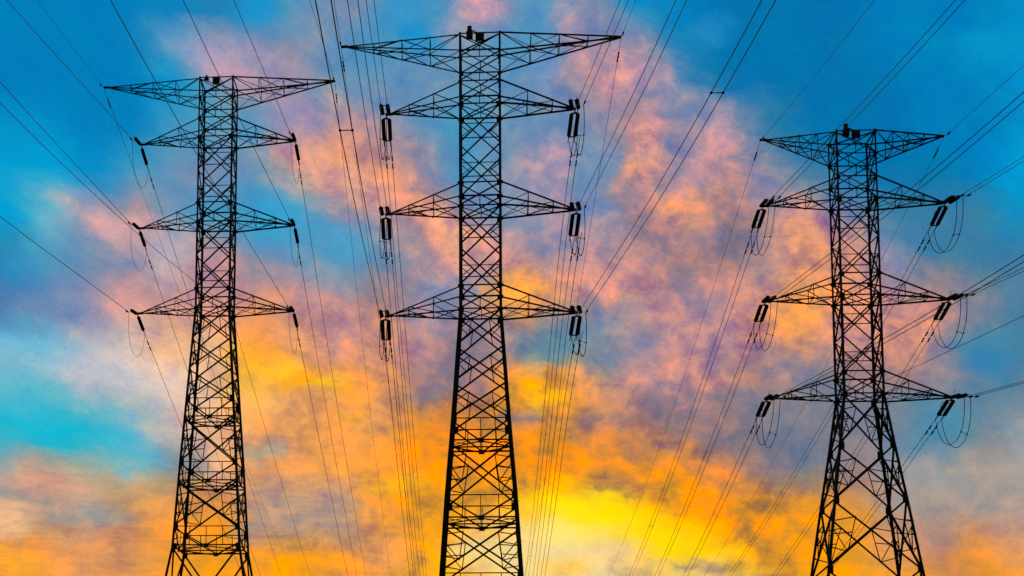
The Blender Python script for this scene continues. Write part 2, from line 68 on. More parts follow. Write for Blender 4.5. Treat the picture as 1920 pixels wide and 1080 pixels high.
 [0, 167, 220, 2, 167, 220, 17, 169, 217, 72, 175, 210, 133, 180, 201, 167, 174, 189, 176, 167, 183, 170, 160, 178, 170, 156, 170, 182, 154, 160, 148, 151, 171, 115, 150, 184, 97, 151, 190, 85, 153, 193, 76, 155, 196, 71, 157, 200, 62, 162, 209, 57, 166, 215, 60, 166, 213, 86, 160, 198, 131, 153, 178, 170, 153, 165, 198, 158, 155, 212, 158, 149, 218, 156, 142, 229, 161, 135, 235, 168, 136, 195, 154, 148, 152, 144, 168, 132, 146, 177, 118, 148, 184, 122, 148, 183, 138, 146, 178, 150, 144, 172, 142, 143, 174, 130, 146, 182, 133, 146, 182, 153, 134, 148, 163, 132, 147, 195, 147, 137, 222, 157, 124, 195, 146, 136, 173, 135, 139, 166, 137, 148, 160, 141, 161, 154, 142, 165, 145, 142, 161, 127, 139, 160, 97, 134, 168, 66, 129, 175, 44, 126, 176, 26, 124, 176, 21, 123, 177, 18, 122, 177, 14, 125, 181, 11, 129, 188, 5, 140, 199, 1, 157, 213, 0, 167, 220, 1, 166, 219, 1, 164, 218],
 [3, 167, 220, 10, 167, 218, 24, 168, 216, 45, 171, 213, 58, 173, 212, 57, 165, 207, 54, 154, 201, 67, 149, 193, 97, 152, 185, 123, 154, 179, 116, 152, 182, 108, 150, 187, 105, 149, 187, 104, 149, 187, 100, 149, 188, 92, 152, 192, 80, 157, 199, 89, 161, 197, 116, 163, 186, 168, 163, 164, 216, 168, 149, 237, 174, 142, 235, 171, 142, 225, 161, 141, 215, 155, 140, 204, 153, 143, 187, 150, 149, 151, 149, 165, 117, 149, 181, 115, 148, 183, 120, 147, 183, 136, 147, 180, 165, 152, 177, 172, 151, 174, 142, 146, 176, 121, 146, 182, 136, 145, 171, 168, 142, 153, 173, 139, 152, 194, 150, 147, 171, 145, 161, 180, 144, 154, 191, 145, 146, 181, 144, 152, 164, 143, 163, 139, 140, 167, 104, 136, 167, 66, 130, 168, 34, 125, 174, 4, 120, 180, 4, 120, 180, 4, 120, 180, 4, 121, 181, 4, 122, 182, 3, 126, 187, 2, 130, 192, 2, 139, 199, 2, 152, 209, 3, 159, 214, 3, 158, 214, 4, 157, 213],
 [3, 162, 217, 3, 163, 217, 3, 164, 217, 2, 164, 218, 1, 165, 218, 3, 158, 214, 5, 152, 209, 19, 150, 205, 45, 153, 201, 71, 155, 197, 87, 153, 193, 102, 151, 189, 113, 148, 184, 123, 145, 180, 125, 144, 179, 115, 148, 184, 113, 153, 186, 163, 160, 167, 206, 165, 153, 232, 170, 146, 243, 175, 141, 244, 175, 138, 237, 166, 130, 230, 159, 128, 210, 153, 137, 182, 147, 152, 152, 145, 167, 117, 149, 180, 82, 154, 194, 97, 150, 189, 121, 146, 182, 139, 145, 178, 157, 149, 177, 167, 150, 177, 137, 147, 178, 108, 147, 186, 110, 144, 185, 183, 153, 155, 234, 165, 131, 190, 151, 153, 164, 144, 167, 209, 155, 160, 200, 152, 157, 173, 146, 159, 144, 141, 165, 111, 136, 169, 72, 131, 171, 38, 126, 173, 20, 123, 177, 5, 120, 180, 4, 120, 180, 4, 120, 180, 4, 122, 183, 3, 126, 187, 2, 129, 191, 2, 131, 193, 3, 137, 198, 4, 146, 205, 6, 151, 209, 6, 150, 208, 6, 150, 208],
 [4, 155, 212, 4, 156, 212, 4, 156, 212, 4, 157, 213, 3, 157, 213, 3, 151, 208, 4, 144, 203, 12, 142, 200, 27, 144, 198, 44, 146, 196, 65, 149, 194, 86, 152, 192, 97, 151, 189, 105, 149, 186, 110, 148, 184, 115, 152, 184, 131, 157, 181, 190, 163, 161, 224, 167, 150, 233, 168, 145, 234, 167, 139, 235, 163, 125, 223, 158, 126, 211, 153, 134, 187, 150, 148, 159, 147, 163, 131, 146, 177, 102, 151, 187, 74, 155, 197, 90, 152, 191, 114, 148, 184, 129, 146, 181, 142, 148, 181, 170, 153, 183, 134, 147, 180, 113, 145, 184, 111, 143, 184, 178, 150, 158, 208, 154, 147, 189, 150, 157, 139, 133, 171, 177, 148, 165, 212, 156, 165, 188, 152, 166, 112, 137, 168, 75, 131, 170, 43, 126, 174, 15, 122, 178, 8, 121, 179, 4, 120, 180, 4, 120, 180, 4, 120, 180, 3, 124, 185, 2, 130, 191, 2, 132, 194, 2, 132, 194, 3, 136, 197, 5, 144, 203, 6, 150, 208, 6, 150, 208, 6, 150, 208],
 [6, 148, 206, 6, 148, 207, 6, 149, 207, 6, 150, 208, 6, 150, 208, 4, 143, 203, 3, 136, 197, 4, 134, 195, 7, 134, 195, 17, 137, 195, 44, 145, 196, 71, 153, 196, 79, 154, 195, 84, 154, 193, 95, 155, 190, 105, 157, 189, 82, 154, 199, 134, 157, 181, 194, 159, 161, 202, 157, 159, 207, 156, 151, 215, 155, 139, 198, 151, 144, 180, 147, 153, 158, 146, 164, 135, 147, 175, 112, 149, 184, 92, 152, 191, 73, 156, 197, 86, 153, 193, 105, 150, 188, 117, 149, 185, 121, 149, 185, 126, 149, 184, 121, 147, 182, 126, 144, 179, 151, 145, 169, 189, 150, 155, 225, 160, 147, 196, 153, 157, 155, 142, 168, 150, 143, 172, 166, 148, 176, 114, 139, 174, 72, 132, 171, 44, 127, 172, 22, 123, 176, 4, 120, 180, 4, 120, 180, 4, 120, 180, 4, 120, 180, 4, 120, 180, 3, 124, 184, 2, 129, 191, 2, 132, 194, 2, 132, 194, 3, 135, 197, 5, 144, 203, 6, 150, 208, 6, 150, 208, 6, 150, 208],
 [4, 140, 200, 4, 141, 201, 4, 141, 201, 4, 142, 202, 4, 142, 202, 3, 138, 199, 2, 134, 195, 2, 132, 194, 2, 132, 194, 7, 134, 195, 28, 143, 197, 50, 153, 200, 62, 155, 199, 72, 156, 197, 87, 157, 193, 99, 157, 190, 87, 154, 196, 124, 153, 186, 173, 154, 179, 187, 156, 178, 189, 155, 171, 191, 152, 159, 171, 147, 162, 152, 144, 169, 135, 145, 176, 117, 148, 183, 102, 151, 189, 90, 153, 192, 78, 155, 196, 87, 153, 193, 100, 151, 190, 109, 150, 187, 112, 149, 186, 115, 148, 185, 130, 146, 178, 148, 145, 170, 166, 146, 164, 182, 148, 158, 184, 148, 156, 135, 136, 174, 120, 135, 173, 145, 144, 176, 123, 140, 178, 57, 129, 177, 39, 126, 176, 24, 123, 176, 12, 121, 178, 4, 120, 180, 4, 120, 180, 4, 120, 180, 4, 120, 180, 4, 120, 180, 3, 124, 184, 2, 129, 191, 2, 132, 194, 2, 133, 195, 3, 137, 198, 5, 145, 204, 6, 150, 208, 6, 150, 208, 6, 150, 208],
 [2, 132, 194, 2, 133, 195, 2, 134, 195, 2, 134, 196, 3, 135, 196, 2, 134, 195, 2, 133, 194, 2, 132, 194, 2, 132, 194, 4, 134, 195, 14, 142, 200, 26, 151, 204, 44, 154, 202, 63, 155, 199, 84, 155, 193, 105, 152, 186, 127, 149, 180, 153, 151, 179, 178, 155, 181, 180, 155, 180, 166, 152, 176, 150, 151, 172, 138, 149, 175, 129, 147, 178, 120, 148, 182, 111, 149, 185, 103, 150, 188, 97, 151, 190, 92, 152, 192, 96, 152, 190, 102, 151, 189, 109, 149, 187, 116, 147, 184, 125, 145, 180, 150, 146, 170, 179, 149, 160, 194, 151, 159, 192, 151, 162, 169, 147, 166, 151, 146, 172, 142, 148, 177, 100, 139, 177, 25, 124, 178, 10, 121, 180, 5, 120, 180, 4, 120, 180, 4, 120, 180, 4, 120, 180, 4, 120, 180, 4, 120, 180, 4, 121, 181, 3, 123, 184, 3, 127, 188, 2, 130, 192, 2, 134, 195, 3, 139, 199, 5, 144, 203, 5, 148, 206, 6, 150, 208, 6, 150, 208, 6, 150, 208],
 [2, 132, 194, 2, 132, 194, 2, 132, 194, 2, 132, 194, 2, 132, 194, 2, 132, 194, 2, 132, 194, 2, 132, 194, 2, 132, 194, 4, 134, 195, 8, 142, 201, 12, 150, 206, 36, 152, 203, 66, 155, 198, 107, 155, 191, 159, 156, 181, 182, 155, 175, 172, 151, 176, 167, 149, 175, 153, 148, 176, 127, 148, 182, 106, 150, 188, 105, 150, 188, 105, 150, 188, 105, 150, 188, 105, 150, 188, 105, 150, 188, 105, 150, 188, 105, 150, 188, 105, 150, 188, 104, 150, 188, 107, 149, 189, 110, 149, 193, 131, 143, 178, 163, 146, 165, 197, 151, 157, 214, 157, 162, 213, 158, 165, 176, 150, 171, 152, 149, 176, 83, 139, 180, 33, 128, 179, 10, 122, 180, 4, 120, 180, 4, 120, 180, 4, 120, 180, 4, 120, 180, 4, 120, 180, 4, 120, 180, 4, 120, 180, 3, 123, 184, 3, 127, 189, 2, 130, 192, 2, 132, 194, 3, 135, 196, 5, 144, 203, 6, 149, 207, 6, 149, 207, 6, 150, 208, 6, 150, 208, 6, 150, 208],
 [2, 132, 194, 2, 132, 194, 2, 132, 194, 2, 132, 194, 2, 132, 194, 2, 132, 194, 2, 132, 194, 2, 132, 194, 2, 132, 194, 8, 135, 195, 27, 144, 199, 51, 154, 202, 96, 156, 197, 150, 160, 191, 195, 164, 182, 204, 164, 180, 182, 159, 183, 158, 151, 181, 149, 145, 175, 137, 145, 176, 119, 147, 182, 104, 150, 188, 98, 151, 190, 92, 152, 192, 94, 152, 191, 100, 151, 189, 104, 150, 188, 105, 150, 188, 105, 150, 188, 99, 151, 190, 92, 152, 192, 96, 152, 194, 101, 152, 202, 131, 144, 179, 187, 152, 169, 190, 151, 165, 194, 152, 164, 190, 153, 167, 145, 145, 173, 78, 137, 180, 36, 135, 188, 14, 128, 185, 6, 122, 182, 4, 120, 180, 4, 120, 180, 4, 120, 180, 4, 120, 180, 4, 120, 180, 4, 120, 180, 4, 120, 180, 3, 124, 185, 2, 130, 191, 2, 132, 194, 2, 132, 194, 2, 134, 196, 3, 138, 199, 4, 142, 202, 5, 146, 205, 6, 150, 208, 6, 150, 208, 6, 150, 208],
 [2, 132, 194, 2, 132, 194, 2, 132, 194, 2, 132, 194, 2, 132, 194, 2, 132, 194, 2, 132, 194, 2, 132, 194, 4, 132, 194, 22, 137, 195, 69, 150, 198, 117, 161, 200, 154, 163, 197, 172, 163, 195, 175, 162, 192, 163, 157, 188, 147, 149, 183, 139, 144, 178, 136, 143, 175, 128, 144, 178, 115, 147, 183, 103, 150, 189, 91, 152, 192, 78, 155, 196, 78, 153, 196, 65, 150, 200, 76, 149, 197, 102, 150, 189, 105, 150, 188, 94, 152, 191, 81, 154, 195, 84, 153, 194, 105, 149, 190, 133, 143, 177, 171, 149, 172, 164, 145, 169, 151, 143, 170, 138, 143, 175, 109, 142, 180, 55, 137, 187, 14, 135, 195, 37, 141, 198, 18, 129, 188, 4, 120, 180, 4, 120, 180, 4, 120, 180, 4, 120, 180, 4, 120, 180, 4, 120, 180, 4, 120, 180, 3, 124, 185, 2, 129, 191, 2, 132, 194, 2, 132, 194, 2, 132, 194, 2, 133, 195, 2, 134, 196, 4, 142, 202, 6, 150, 208, 6, 150, 208, 6, 150, 208],
 [2, 132, 194, 2, 132, 194, 2, 132, 194, 2, 132, 194, 2, 132, 194, 2, 132, 194, 2, 132, 194, 4, 132, 194, 9, 133, 194, 28, 138, 195, 62, 147, 197, 90, 154, 198, 108, 153, 194, 116, 149, 188, 113, 145, 183, 100, 144, 185, 86, 146, 190, 98, 146, 186, 110, 146, 183, 113, 147, 183, 113, 147, 184, 111, 148, 185, 96, 151, 190, 76, 154, 198, 54, 152, 206, 29, 149, 213, 58, 150, 203, 130, 154, 190, 128, 148, 182, 133, 150, 185, 108, 151, 188, 88, 151, 195, 89, 151, 197, 140, 150, 185, 154, 150, 184, 142, 143, 174, 125, 143, 177, 92, 145, 186, 58, 145, 193, 30, 139, 194, 5, 133, 194, 3, 128, 189, 4, 122, 183, 4, 120, 180, 4, 120, 180, 4, 120, 180, 4, 120, 180, 4, 120, 180, 4, 120, 180, 4, 120, 180, 3, 124, 184, 2, 129, 191, 2, 132, 194, 2, 132, 194, 2, 132, 194, 2, 132, 194, 2, 133, 195, 4, 142, 202, 6, 150, 208, 6, 150, 208, 6, 150, 208],
 [2, 132, 194, 2, 132, 194, 2, 132, 194, 2, 132, 194, 2, 132, 194, 2, 132, 194, 2, 132, 194, 3, 132, 194, 4, 132, 194, 8, 133, 194, 14, 135, 195, 19, 137, 195, 24, 136, 193, 31, 135, 190, 35, 137, 191, 35, 145, 198, 29, 153, 210, 45, 152, 204, 78, 152, 194, 96, 150, 189, 112, 147, 184, 122, 145, 180, 107, 148, 186, 73, 153, 202, 57, 154, 208, 63, 153, 202, 85, 153, 194, 156, 157, 190, 163, 149, 179, 180, 152, 182, 147, 148, 181, 97, 149, 193, 86, 151, 199, 131, 152, 189, 143, 151, 186, 132, 144, 177, 104, 144, 183, 52, 147, 196, 8, 148, 206, 4, 141, 201, 2, 133, 195, 3, 128, 189, 4, 122, 183, 4, 120, 180, 4, 120, 180, 4, 120, 180, 4, 120, 180, 4, 120, 180, 4, 120, 180, 4, 120, 180, 3, 124, 184, 2, 129, 191, 2, 132, 194, 2, 132, 194, 2, 132, 194, 2, 132, 194, 2, 133, 195, 4, 141, 201, 6, 150, 208, 6, 150, 208, 6, 150, 208],
]

def lin(c):
    c /= 255
    return c/12.92 if c <= 0.04045 else ((c+0.055)/1.055)**2.4

SUN_AZ, SUN_EL = 10.0, 2.0
world = bpy.data.worlds.new('World')
sc.world = world
world.use_nodes = True
nt = world.node_tree
nt.nodes.clear()
ND, LK = nt.nodes, nt.links

def math_node(op, a, b=None, c=None, clamp=False):
    n = ND.new('ShaderNodeMath'); n.operation = op; n.use_clamp = clamp
    for k, v in enumerate((a, b, c)):
        if v is None: continue
        if isinstance(v, (int, float)): n.inputs[k].default_value = v
        else: LK.new(v, n.inputs[k])
    return n.outputs[0]
def map_range(v, a, b, c=0, d=1, mode='LINEAR'):
    n = ND.new('ShaderNodeMapRange'); n.interpolation_type = mode; n.clamp = True
    LK.new(v, n.inputs[0])
    for k, q in zip((1, 2, 3, 4), (a, b, c, d)): n.inputs[k].default_value = q
    return n.outputs[0]
def combine(x, y, z=0.0):
    n = ND.new('ShaderNodeCombineXYZ')
    for k, v in enumerate((x, y, z)):
        if isinstance(v, (int, float)): n.inputs[k].default_value = v
        else: LK.new(v, n.inputs[k])
    return n.outputs[0]
def noise(vec, scale, detail, rough, out='Fac', dist=0.0, lac=2.0):
    n = ND.new('ShaderNodeTexNoise'); LK.new(vec, n.inputs['Vector'])
    n.inputs['Scale'].default_value = scale; n.inputs['Detail'].default_value = detail
    n.inputs['Roughness'].default_value = rough; n.inputs['Distortion'].default_value = dist
    n.inputs['Lacunarity'].default_value = lac
    return n.outputs[out]
tc = ND.new('ShaderNodeTexCoord')
sep = ND.new('ShaderNodeSeparateXYZ'); LK.new(tc.outputs['Generated'], sep.inputs[0])
dx, dy, dz = sep.outputs
DEG = 57.29578
az = math_node('MULTIPLY', math_node('ARCTAN2', dx, dy), DEG)
el = math_node('MULTIPLY', math_node('ARCSINE', dz), DEG)
# streaked cloud coordinates: the bands run down to the right
ang = rad(-24)
ca_, sa_ = cos(ang), sin(ang)
along = math_node('ADD', math_node('MULTIPLY', az, ca_), math_node('MULTIPLY', el, sa_))
across = math_node('SUBTRACT', math_node('MULTIPLY', el, ca_), math_node('MULTIPLY', az, sa_))
cvec = combine(math_node('MULTIPLY', along, 0.5), across, 3.7)
# the low clouds near the horizon lie flatter and are drawn out more
cvec_low = combine(math_node('MULTIPLY', az, 0.30), el, 9.1)
pvec = combine(az, el, 1.3)
def offsets(vec, scale, detail, rough):
    s = ND.new('ShaderNodeSeparateColor'); LK.new(noise(vec, scale, detail, rough, 'Color'), s.inputs[0])
    return [math_node('SUBTRACT', s.outputs[k], 0.5) for k in (0, 1)]
w1 = offsets(cvec, 0.30, 3, 0.5)
w2 = offsets(cvec, 0.95, 9, 0.66)
waz, wel = az, el
for w, ax_, ex in ((w1, 1.6, 1.0), (w2, 2.1, 1.5)):
    waz = math_node('ADD', waz, math_node('MULTIPLY', w[0], ax_))
    wel = math_node('ADD', wel, math_node('MULTIPLY', w[1], ex))
NC = len(SKY[0])//3
NR = len(SKY)
def mix_col(fac, a, b):
    m = ND.new('ShaderNodeMix'); m.data_type = 'RGBA'
    LK.new(fac, m.inputs['Factor']); LK.new(a, m.inputs['A']); LK.new(b, m.inputs['B'])
    return m.outputs['Result']
u = map_range(waz, AZ0, AZ1)
uuu = combine(u, u, u)
col = None
for j, row in enumerate(SKY):
    r = ND.new('ShaderNodeRGBCurve'); mp = r.mapping
    for k in range(3):
        pts = mp.curves[k].points
        for i in range(NC):
            v = lin(row[3*i+k])
            if i == 0: pts[0].location = (0, v)
            elif i == NC-1: pts[len(pts)-1].location = (1, v)
            else: pts.new(i/(NC-1), v)
    mp.update()
    LK.new(uuu, r.inputs['Color'])
    if col is None: col = r.outputs[0]
    else: col = mix_col(map_range(wel, EL0+(EL1-EL0)*(j-1)/(NR-1), EL0+(EL1-EL0)*j/(NR-1)), col, r.outputs[0])
# cloud relief: thin lit edges are warmer and brighter, hollows are cooler
n_hi = noise(cvec, 0.85, 10, 0.70, dist=0.4)
n_lo = noise(cvec_low, 1.3, 10, 0.67, dist=0.4)
lowmix = map_range(el, 9.5, 14.0, 1, 0, 'SMOOTHSTEP')
mm = ND.new('ShaderNodeMix'); mm.data_type = 'FLOAT'
LK.new(lowmix, mm.inputs[0]); LK.new(n_hi, mm.inputs[2]); LK.new(n_lo, mm.inputs[3])
n_puff = noise(pvec, 1.15, 8, 0.58, dist=0.35)
puff_w = map_range(az, -5.0, 6.0, 0.35, 1.0, 'SMOOTHSTEP')
rel = math_node('ADD', math_node('SUBTRACT', mm.outputs[0], 0.5), math_node('MULTIPLY', math_node('SUBTRACT', n_puff, 0.5), math_node('MULTIPLY', puff_w, 1.45)))
n_mot = noise(combine(az, math_node('MULTIPLY', el, 1.35), 5.5), 2.7, 8, 0.66, dist=0.5)
rel = math_node('ADD', rel, math_node('MULTIPLY', math_node('SUBTRACT', n_mot, 0.5), math_node('MULTIPLY', puff_w, 0.34)))
rel = math_node('MULTIPLY_ADD', rel, 1.75, -0.02)
calm = math_node('MULTIPLY', map_range(az, 13.5, 18.0, 0, 1, 'SMOOTHSTEP'), map_range(el, 15.0, 11.0, 0, 1, 'SMOOTHSTEP'))
rel = math_node('MULTIPLY', rel, math_node('MULTIPLY_ADD', calm, -0.55, 1.0))
# clear blue keeps almost none of that relief
sc_ = ND.new('ShaderNodeSeparateColor'); LK.new(col, sc_.inputs[0])
cloudy = map_range(sc_.outputs[0], 0.02, 0.30, 0.34, 1.0)
rel = math_node('MULTIPLY', rel, cloudy)
# the glowing yellow veil near the sun is smooth
glow = math_node('MULTIPLY', sc_.outputs[0], sc_.outputs[1])
rel = math_node('MULTIPLY', rel, map_range(glow, 0.33, 0.60, 1.0, 0.18, 'SMOOTHSTEP'))
gain = combine(math_node('POWER', 2.0, math_node('MULTIPLY', rel, 1.7)), math_node('POWER', 2.0, math_node('MULTIPLY', rel, 0.66)), math_node('POWER', 2.0, math_node('MULTIPLY', rel, 0.0)))
cool = combine(0.0, 0.0, math_node('MULTIPLY', rel, -0.05))
fine = noise(pvec, 19.0, 3, 0.75)
fg = math_node('MULTIPLY_ADD', math_node('SUBTRACT', fine, 0.5), 0.45, 1.02)
fg = math_node('MULTIPLY', fg, map_range(glow, 0.25, 0.50, 0.90, 1.03, 'SMOOTHSTEP'))
vm = ND.new('ShaderNodeVectorMath'); vm.operation = 'MULTIPLY'; LK.new(col, vm.inputs[0]); LK.new(gain, vm.inputs[1])
va = ND.new('ShaderNodeVectorMath'); va.operation = 'ADD'; LK.new(vm.outputs[0], va.inputs[0]); LK.new(cool, va.inputs[1])
vx = ND.new('ShaderNodeVectorMath'); vx.operation = 'MAXIMUM'; LK.new(va.outputs[0], vx.inputs[0]); vx.inputs[1].default_value = (0.0, 0.0, 0.0)
vs = ND.new('ShaderNodeVectorMath'); vs.operation = 'SCALE'; sv = ND.new('ShaderNodeSeparateXYZ'); LK.new(vx.outputs[0], sv.inputs[0])
g_lim = math_node('MULTIPLY', sv.outputs[0], math_node('MAXIMUM', 0.42, math_node('DIVIDE', sc_.outputs[1], math_node('MAXIMUM', sc_.outputs[0], 0.001))))
warm = combine(sv.outputs[0], math_node('MINIMUM', sv.outputs[1], g_lim), sv.outputs[2])
warm_w = map_range(math_node('SUBTRACT', sc_.outputs[0], sc_.outputs[2]), 0.12, 0.40, 0, 1, 'SMOOTHSTEP')
wm = ND.new('ShaderNodeMix'); wm.data_type = 'VECTOR'; LK.new(warm_w, wm.inputs['Factor'])
LK.new(vx.outputs[0], wm.inputs[4]); LK.new(warm, wm.inputs[5])
LK.new(wm.outputs[1], vs.inputs[0]); LK.new(fg, vs.inputs['Scale'])
# the rest of the dome: dusk sky
nish = ND.new('ShaderNodeTexSky'); nish.sky_type = 'NISHITA'; nish.sun_disc = False
nish.sun_elevation = rad(SUN_EL); nish.sun_rotation = rad(SUN_AZ)
ns = ND.new('ShaderNodeVectorMath'); ns.operation = 'SCALE'; LK.new(nish.outputs[0], ns.inputs[0]); ns.inputs['Scale'].default_value = 0.06
aa = math_node('ABSOLUTE', math_node('SUBTRACT', az, 6.0))
fm = math_node('MULTIPLY', map_range(aa, 30, 75, 1, 0, 'SMOOTHSTEP'), map_range(el, 28, 60, 1, 0, 'SMOOTHSTEP'))
mx = ND.new('ShaderNodeMix'); mx.data_type = 'RGBA'
hs = ND.new('ShaderNodeHueSaturation'); hs.inputs['Saturation'].default_value = 1.0; hs.inputs['Value'].default_value = 1.0
LK.new(vs.outputs[0], hs.inputs['Color'])
LK.new(fm, mx.inputs['Factor']); LK.new(ns.outputs[0], mx.inputs['A']); LK.new(hs.outputs[0], mx.inputs['B'])
bg = ND.new('ShaderNodeBackground'); LK.new(mx.outputs['Result'], bg.inputs[0]); bg.inputs[1].default_value = 1.0
wo = ND.new('ShaderNodeOutputWorld'); LK.new(bg.outputs[0], wo.inputs[0])

# ------------------------------------------------------------------ sun, low behind the pylons
sl = bpy.data.lights.new('sun', 'SUN'); sl.energy = 0.5; sl.angle = rad(0.6); sl.color = (1, 0.62, 0.32)
so = bpy.data.objects.new('sun', sl); COL.objects.link(so)
d = Vector((sin(rad(SUN_AZ))*cos(rad(SUN_EL)), cos(rad(SUN_AZ))*cos(rad(SUN_EL)), sin(rad(SUN_EL))))
so.rotation_euler = d.to_track_quat('Z', 'Y').to_euler()

# ------------------------------------------------------------------ materials
def make_mat(name, base, rough=0.6, metal=0.0, vary=0.35, scale=6.0, dirt=None):
    m = bpy.data.materials.new(name); m.use_nodes = True
    t = m.node_tree; b = t.nodes['Principled BSDF']
    b.inputs['Roughness'].default_value = rough; b.inputs['Metallic'].default_value = metal
    tx = t.nodes.new('ShaderNodeTexCoord'); n = t.nodes.new('ShaderNodeTexNoise')
    t.links.new(tx.outputs['Object'], n.inputs['Vector'])
    n.inputs['Scale'].default_value = scale; n.inputs['Detail'].default_value = 6
    r = t.nodes.new('ShaderNodeValToRGB'); t.links.new(n.outputs[0], r.inputs[0])
    lo = tuple(c*(1-vary) for c in base); hi = dirt or tuple(c*(1+vary) for c in base)
    r.color_ramp.elements[0].position = 0.35; r.color_ramp.elements[0].color = lo+(1,)
    r.color_ramp.elements[1].position = 0.68; r.color_ramp.elements[1].color = hi+(1,)
    t.links.new(r.outputs[0], b.inputs['Base Color'])
    return m
STEEL = make_mat('weathered_steel', (0.030, 0.029, 0.028), 0.75, 0.0, 0.4, 3.0)
STEEL2 = make_mat('dark_fittings', (0.020, 0.020, 0.021), 0.7, 0.0, 0.3, 8.0)
PORCELAIN = make_mat('dark_glazed_porcelain', (0.010, 0.014, 0.026), 0.35, 0.0, 0.3, 10.0)
CABLE = make_mat('aged_aluminium_cable', (0.035, 0.033, 0.034), 0.8, 0.0, 0.3, 2.0)
CABINET = make_mat('dark_painted_cabinet', (0.016, 0.017, 0.019), 0.6, 0.0, 0.3, 4.0)
CONCRETE = make_mat('concrete', (0.26, 0.25, 0.23), 0.9, 0.0, 0.25, 3.0)
GROUND = make_mat('dry_grass', (0.055, 0.060, 0.025), 0.95, 0.0, 0.5, 0.6, (0.10, 0.085, 0.04))

# ------------------------------------------------------------------ mesh building
class MB:
    def __init__(self): self.v = []; self.f = []; self.n = 0
    def add(self, verts, faces):
        k = self.n
        self.v.extend(verts); self.f.extend([tuple(i+k for i in q) for q in faces]); self.n += len(verts)
    def prism(self, p, q, prof, uu, vv):
        n = len(prof)
        vs = [tuple(p+uu*a+vv*b) for a, b in prof]+[tuple(q+uu*a+vv*b) for a, b in prof]
        fs = [(i, (i+1) % n, n+(i+1) % n, n+i) for i in range(n)]
        self.add(vs, fs+[tuple(range(n-1, -1, -1)), tuple(range(n, 2*n))])
    def angle(self, p, q, w, ref, t=None):
        """rolled steel angle from p to q; ref is the direction one flange points"""
        p = np.array(p, float); q = np.array(q, float); a = q-p; L = np.linalg.norm(a)
        if L < 1e-6: return
        a /= L; r = np.array(ref, float); r = r-a*(a@r); nr = np.linalg.norm(r)
        if nr < 1e-4:
            r = np.cross(a, (0.3, 0.8, 0.5)); nr = np.linalg.norm(r)
        uu = r/nr; vv = np.cross(a, uu); t = t or max(0.010, w*0.13)
        self.prism(p, q, [(0, 0), (w, 0), (w, t), (t, t), (t, w), (0, w)], uu, vv)
    def leg_angle(self, p, q, w, uu, vv, t):
        self.prism(np.array(p, float), np.array(q, float), [(0, 0), (w, 0), (w, t), (t, t), (t, w), (0, w)], np.array(uu, float), np.array(vv, float))
    def box(self, c, s, axes=None):
        c = np.array(c, float); A = np.eye(3) if axes is None else np.array(axes, float); h = np.array(s)/2
        vs = [tuple(c+A[0]*h[0]*i+A[1]*h[1]*j+A[2]*h[2]*k) for k in (-1, 1) for i, j in ((-1, -1), (1, -1), (1, 1), (-1, 1))]
        self.add(vs, [(3, 2, 1, 0), (4, 5, 6, 7), (0, 1, 5, 4), (1, 2, 6, 5), (2, 3, 7, 6), (3, 0, 4, 7)])
    def tube(self, pts, r, n=6, caps=True):
        P = [np.array(p, float) for p in pts]; rings = []; uu = None
        for i, p in enumerate(P):
            a = P[min(i+1, len(P)-1)]-P[max(i-1, 0)]; a = a/np.linalg.norm(a)
            if uu is None:
                uu = np.cross(a, (0, 0, 1.0))
                if np.linalg.norm(uu) < 0.05: uu = np.cross(a, (1.0, 0, 0))
            uu = uu-a*(a@uu); uu /= np.linalg.norm(uu); vv = np.cross(a, uu)
            rr = r[i] if isinstance(r, (list, tuple)) else r
            rings.append([tuple(p+rr*(cos(2*math.pi*k/n)*uu+sin(2*math.pi*k/n)*vv)) for k in range(n)])
        vs = [v for g in rings for v in g]
        fs = [(i*n+k, i*n+(k+1) % n, (i+1)*n+(k+1) % n, (i+1)*n+k) for i in range(len(P)-1) for k in range(n)]
        if caps: fs += [tuple(range(n-1, -1, -1)), tuple(range((len(P)-1)*n, len(P)*n))]
        self.add(vs, fs)
    def mesh(self, name, mat, smooth=False):
        me = bpy.data.meshes.new(name); me.from_pydata(self.v, [], self.f); me.materials.append(mat)
        if smooth:
            me.polygons.foreach_set('use_smooth', [True]*len(me.polygons))
        me.update(); return me
    def build(self, name, mat, parent=None, smooth=False):
        return link(name, self.mesh(name, mat, smooth), parent)
def link(name, me, parent=None):
    o = bpy.data.objects.new(name, me); COL.objects.link(o)
    if parent: o.parent = parent
    return o
def tag(o, label, cat, group=None, kind=None):
    if label: o['label'] = label
    if cat: o['category'] = cat
    if group: o['group'] = group
    if kind: o['kind'] = kind
    return o
def empty(name, loc, label, cat, group=None, rz=0.0):
    o = bpy.data.objects.new(name, None); COL.objects.link(o); o.location = loc; o.rotation_euler = (0, 0, rz)
    o.empty_display_size = 0.5
    return tag(o, label, cat, group)

# ------------------------------------------------------------------ ground
g = MB()
N = 40; R_ = 6000
xs = [math.copysign(abs(t)**2.2, t)*R_ for t in np.linspace(-1, 1, N+1)]
vs = [(x, y+100, -0.05+ (0.25*sin(x*0.021+1)*cos(y*0.017) if max(abs(x), abs(y)) > 120 else 0)) for y in xs for x in xs]
g.add(vs, [(j*(N+1)+i, j*(N+1)+i+1, (j+1)*(N+1)+i+1, (j+1)*(N+1)+i) for j in range(N) for i in range(N)])
tag(g.build('ground', GROUND), None, None, kind='structure')

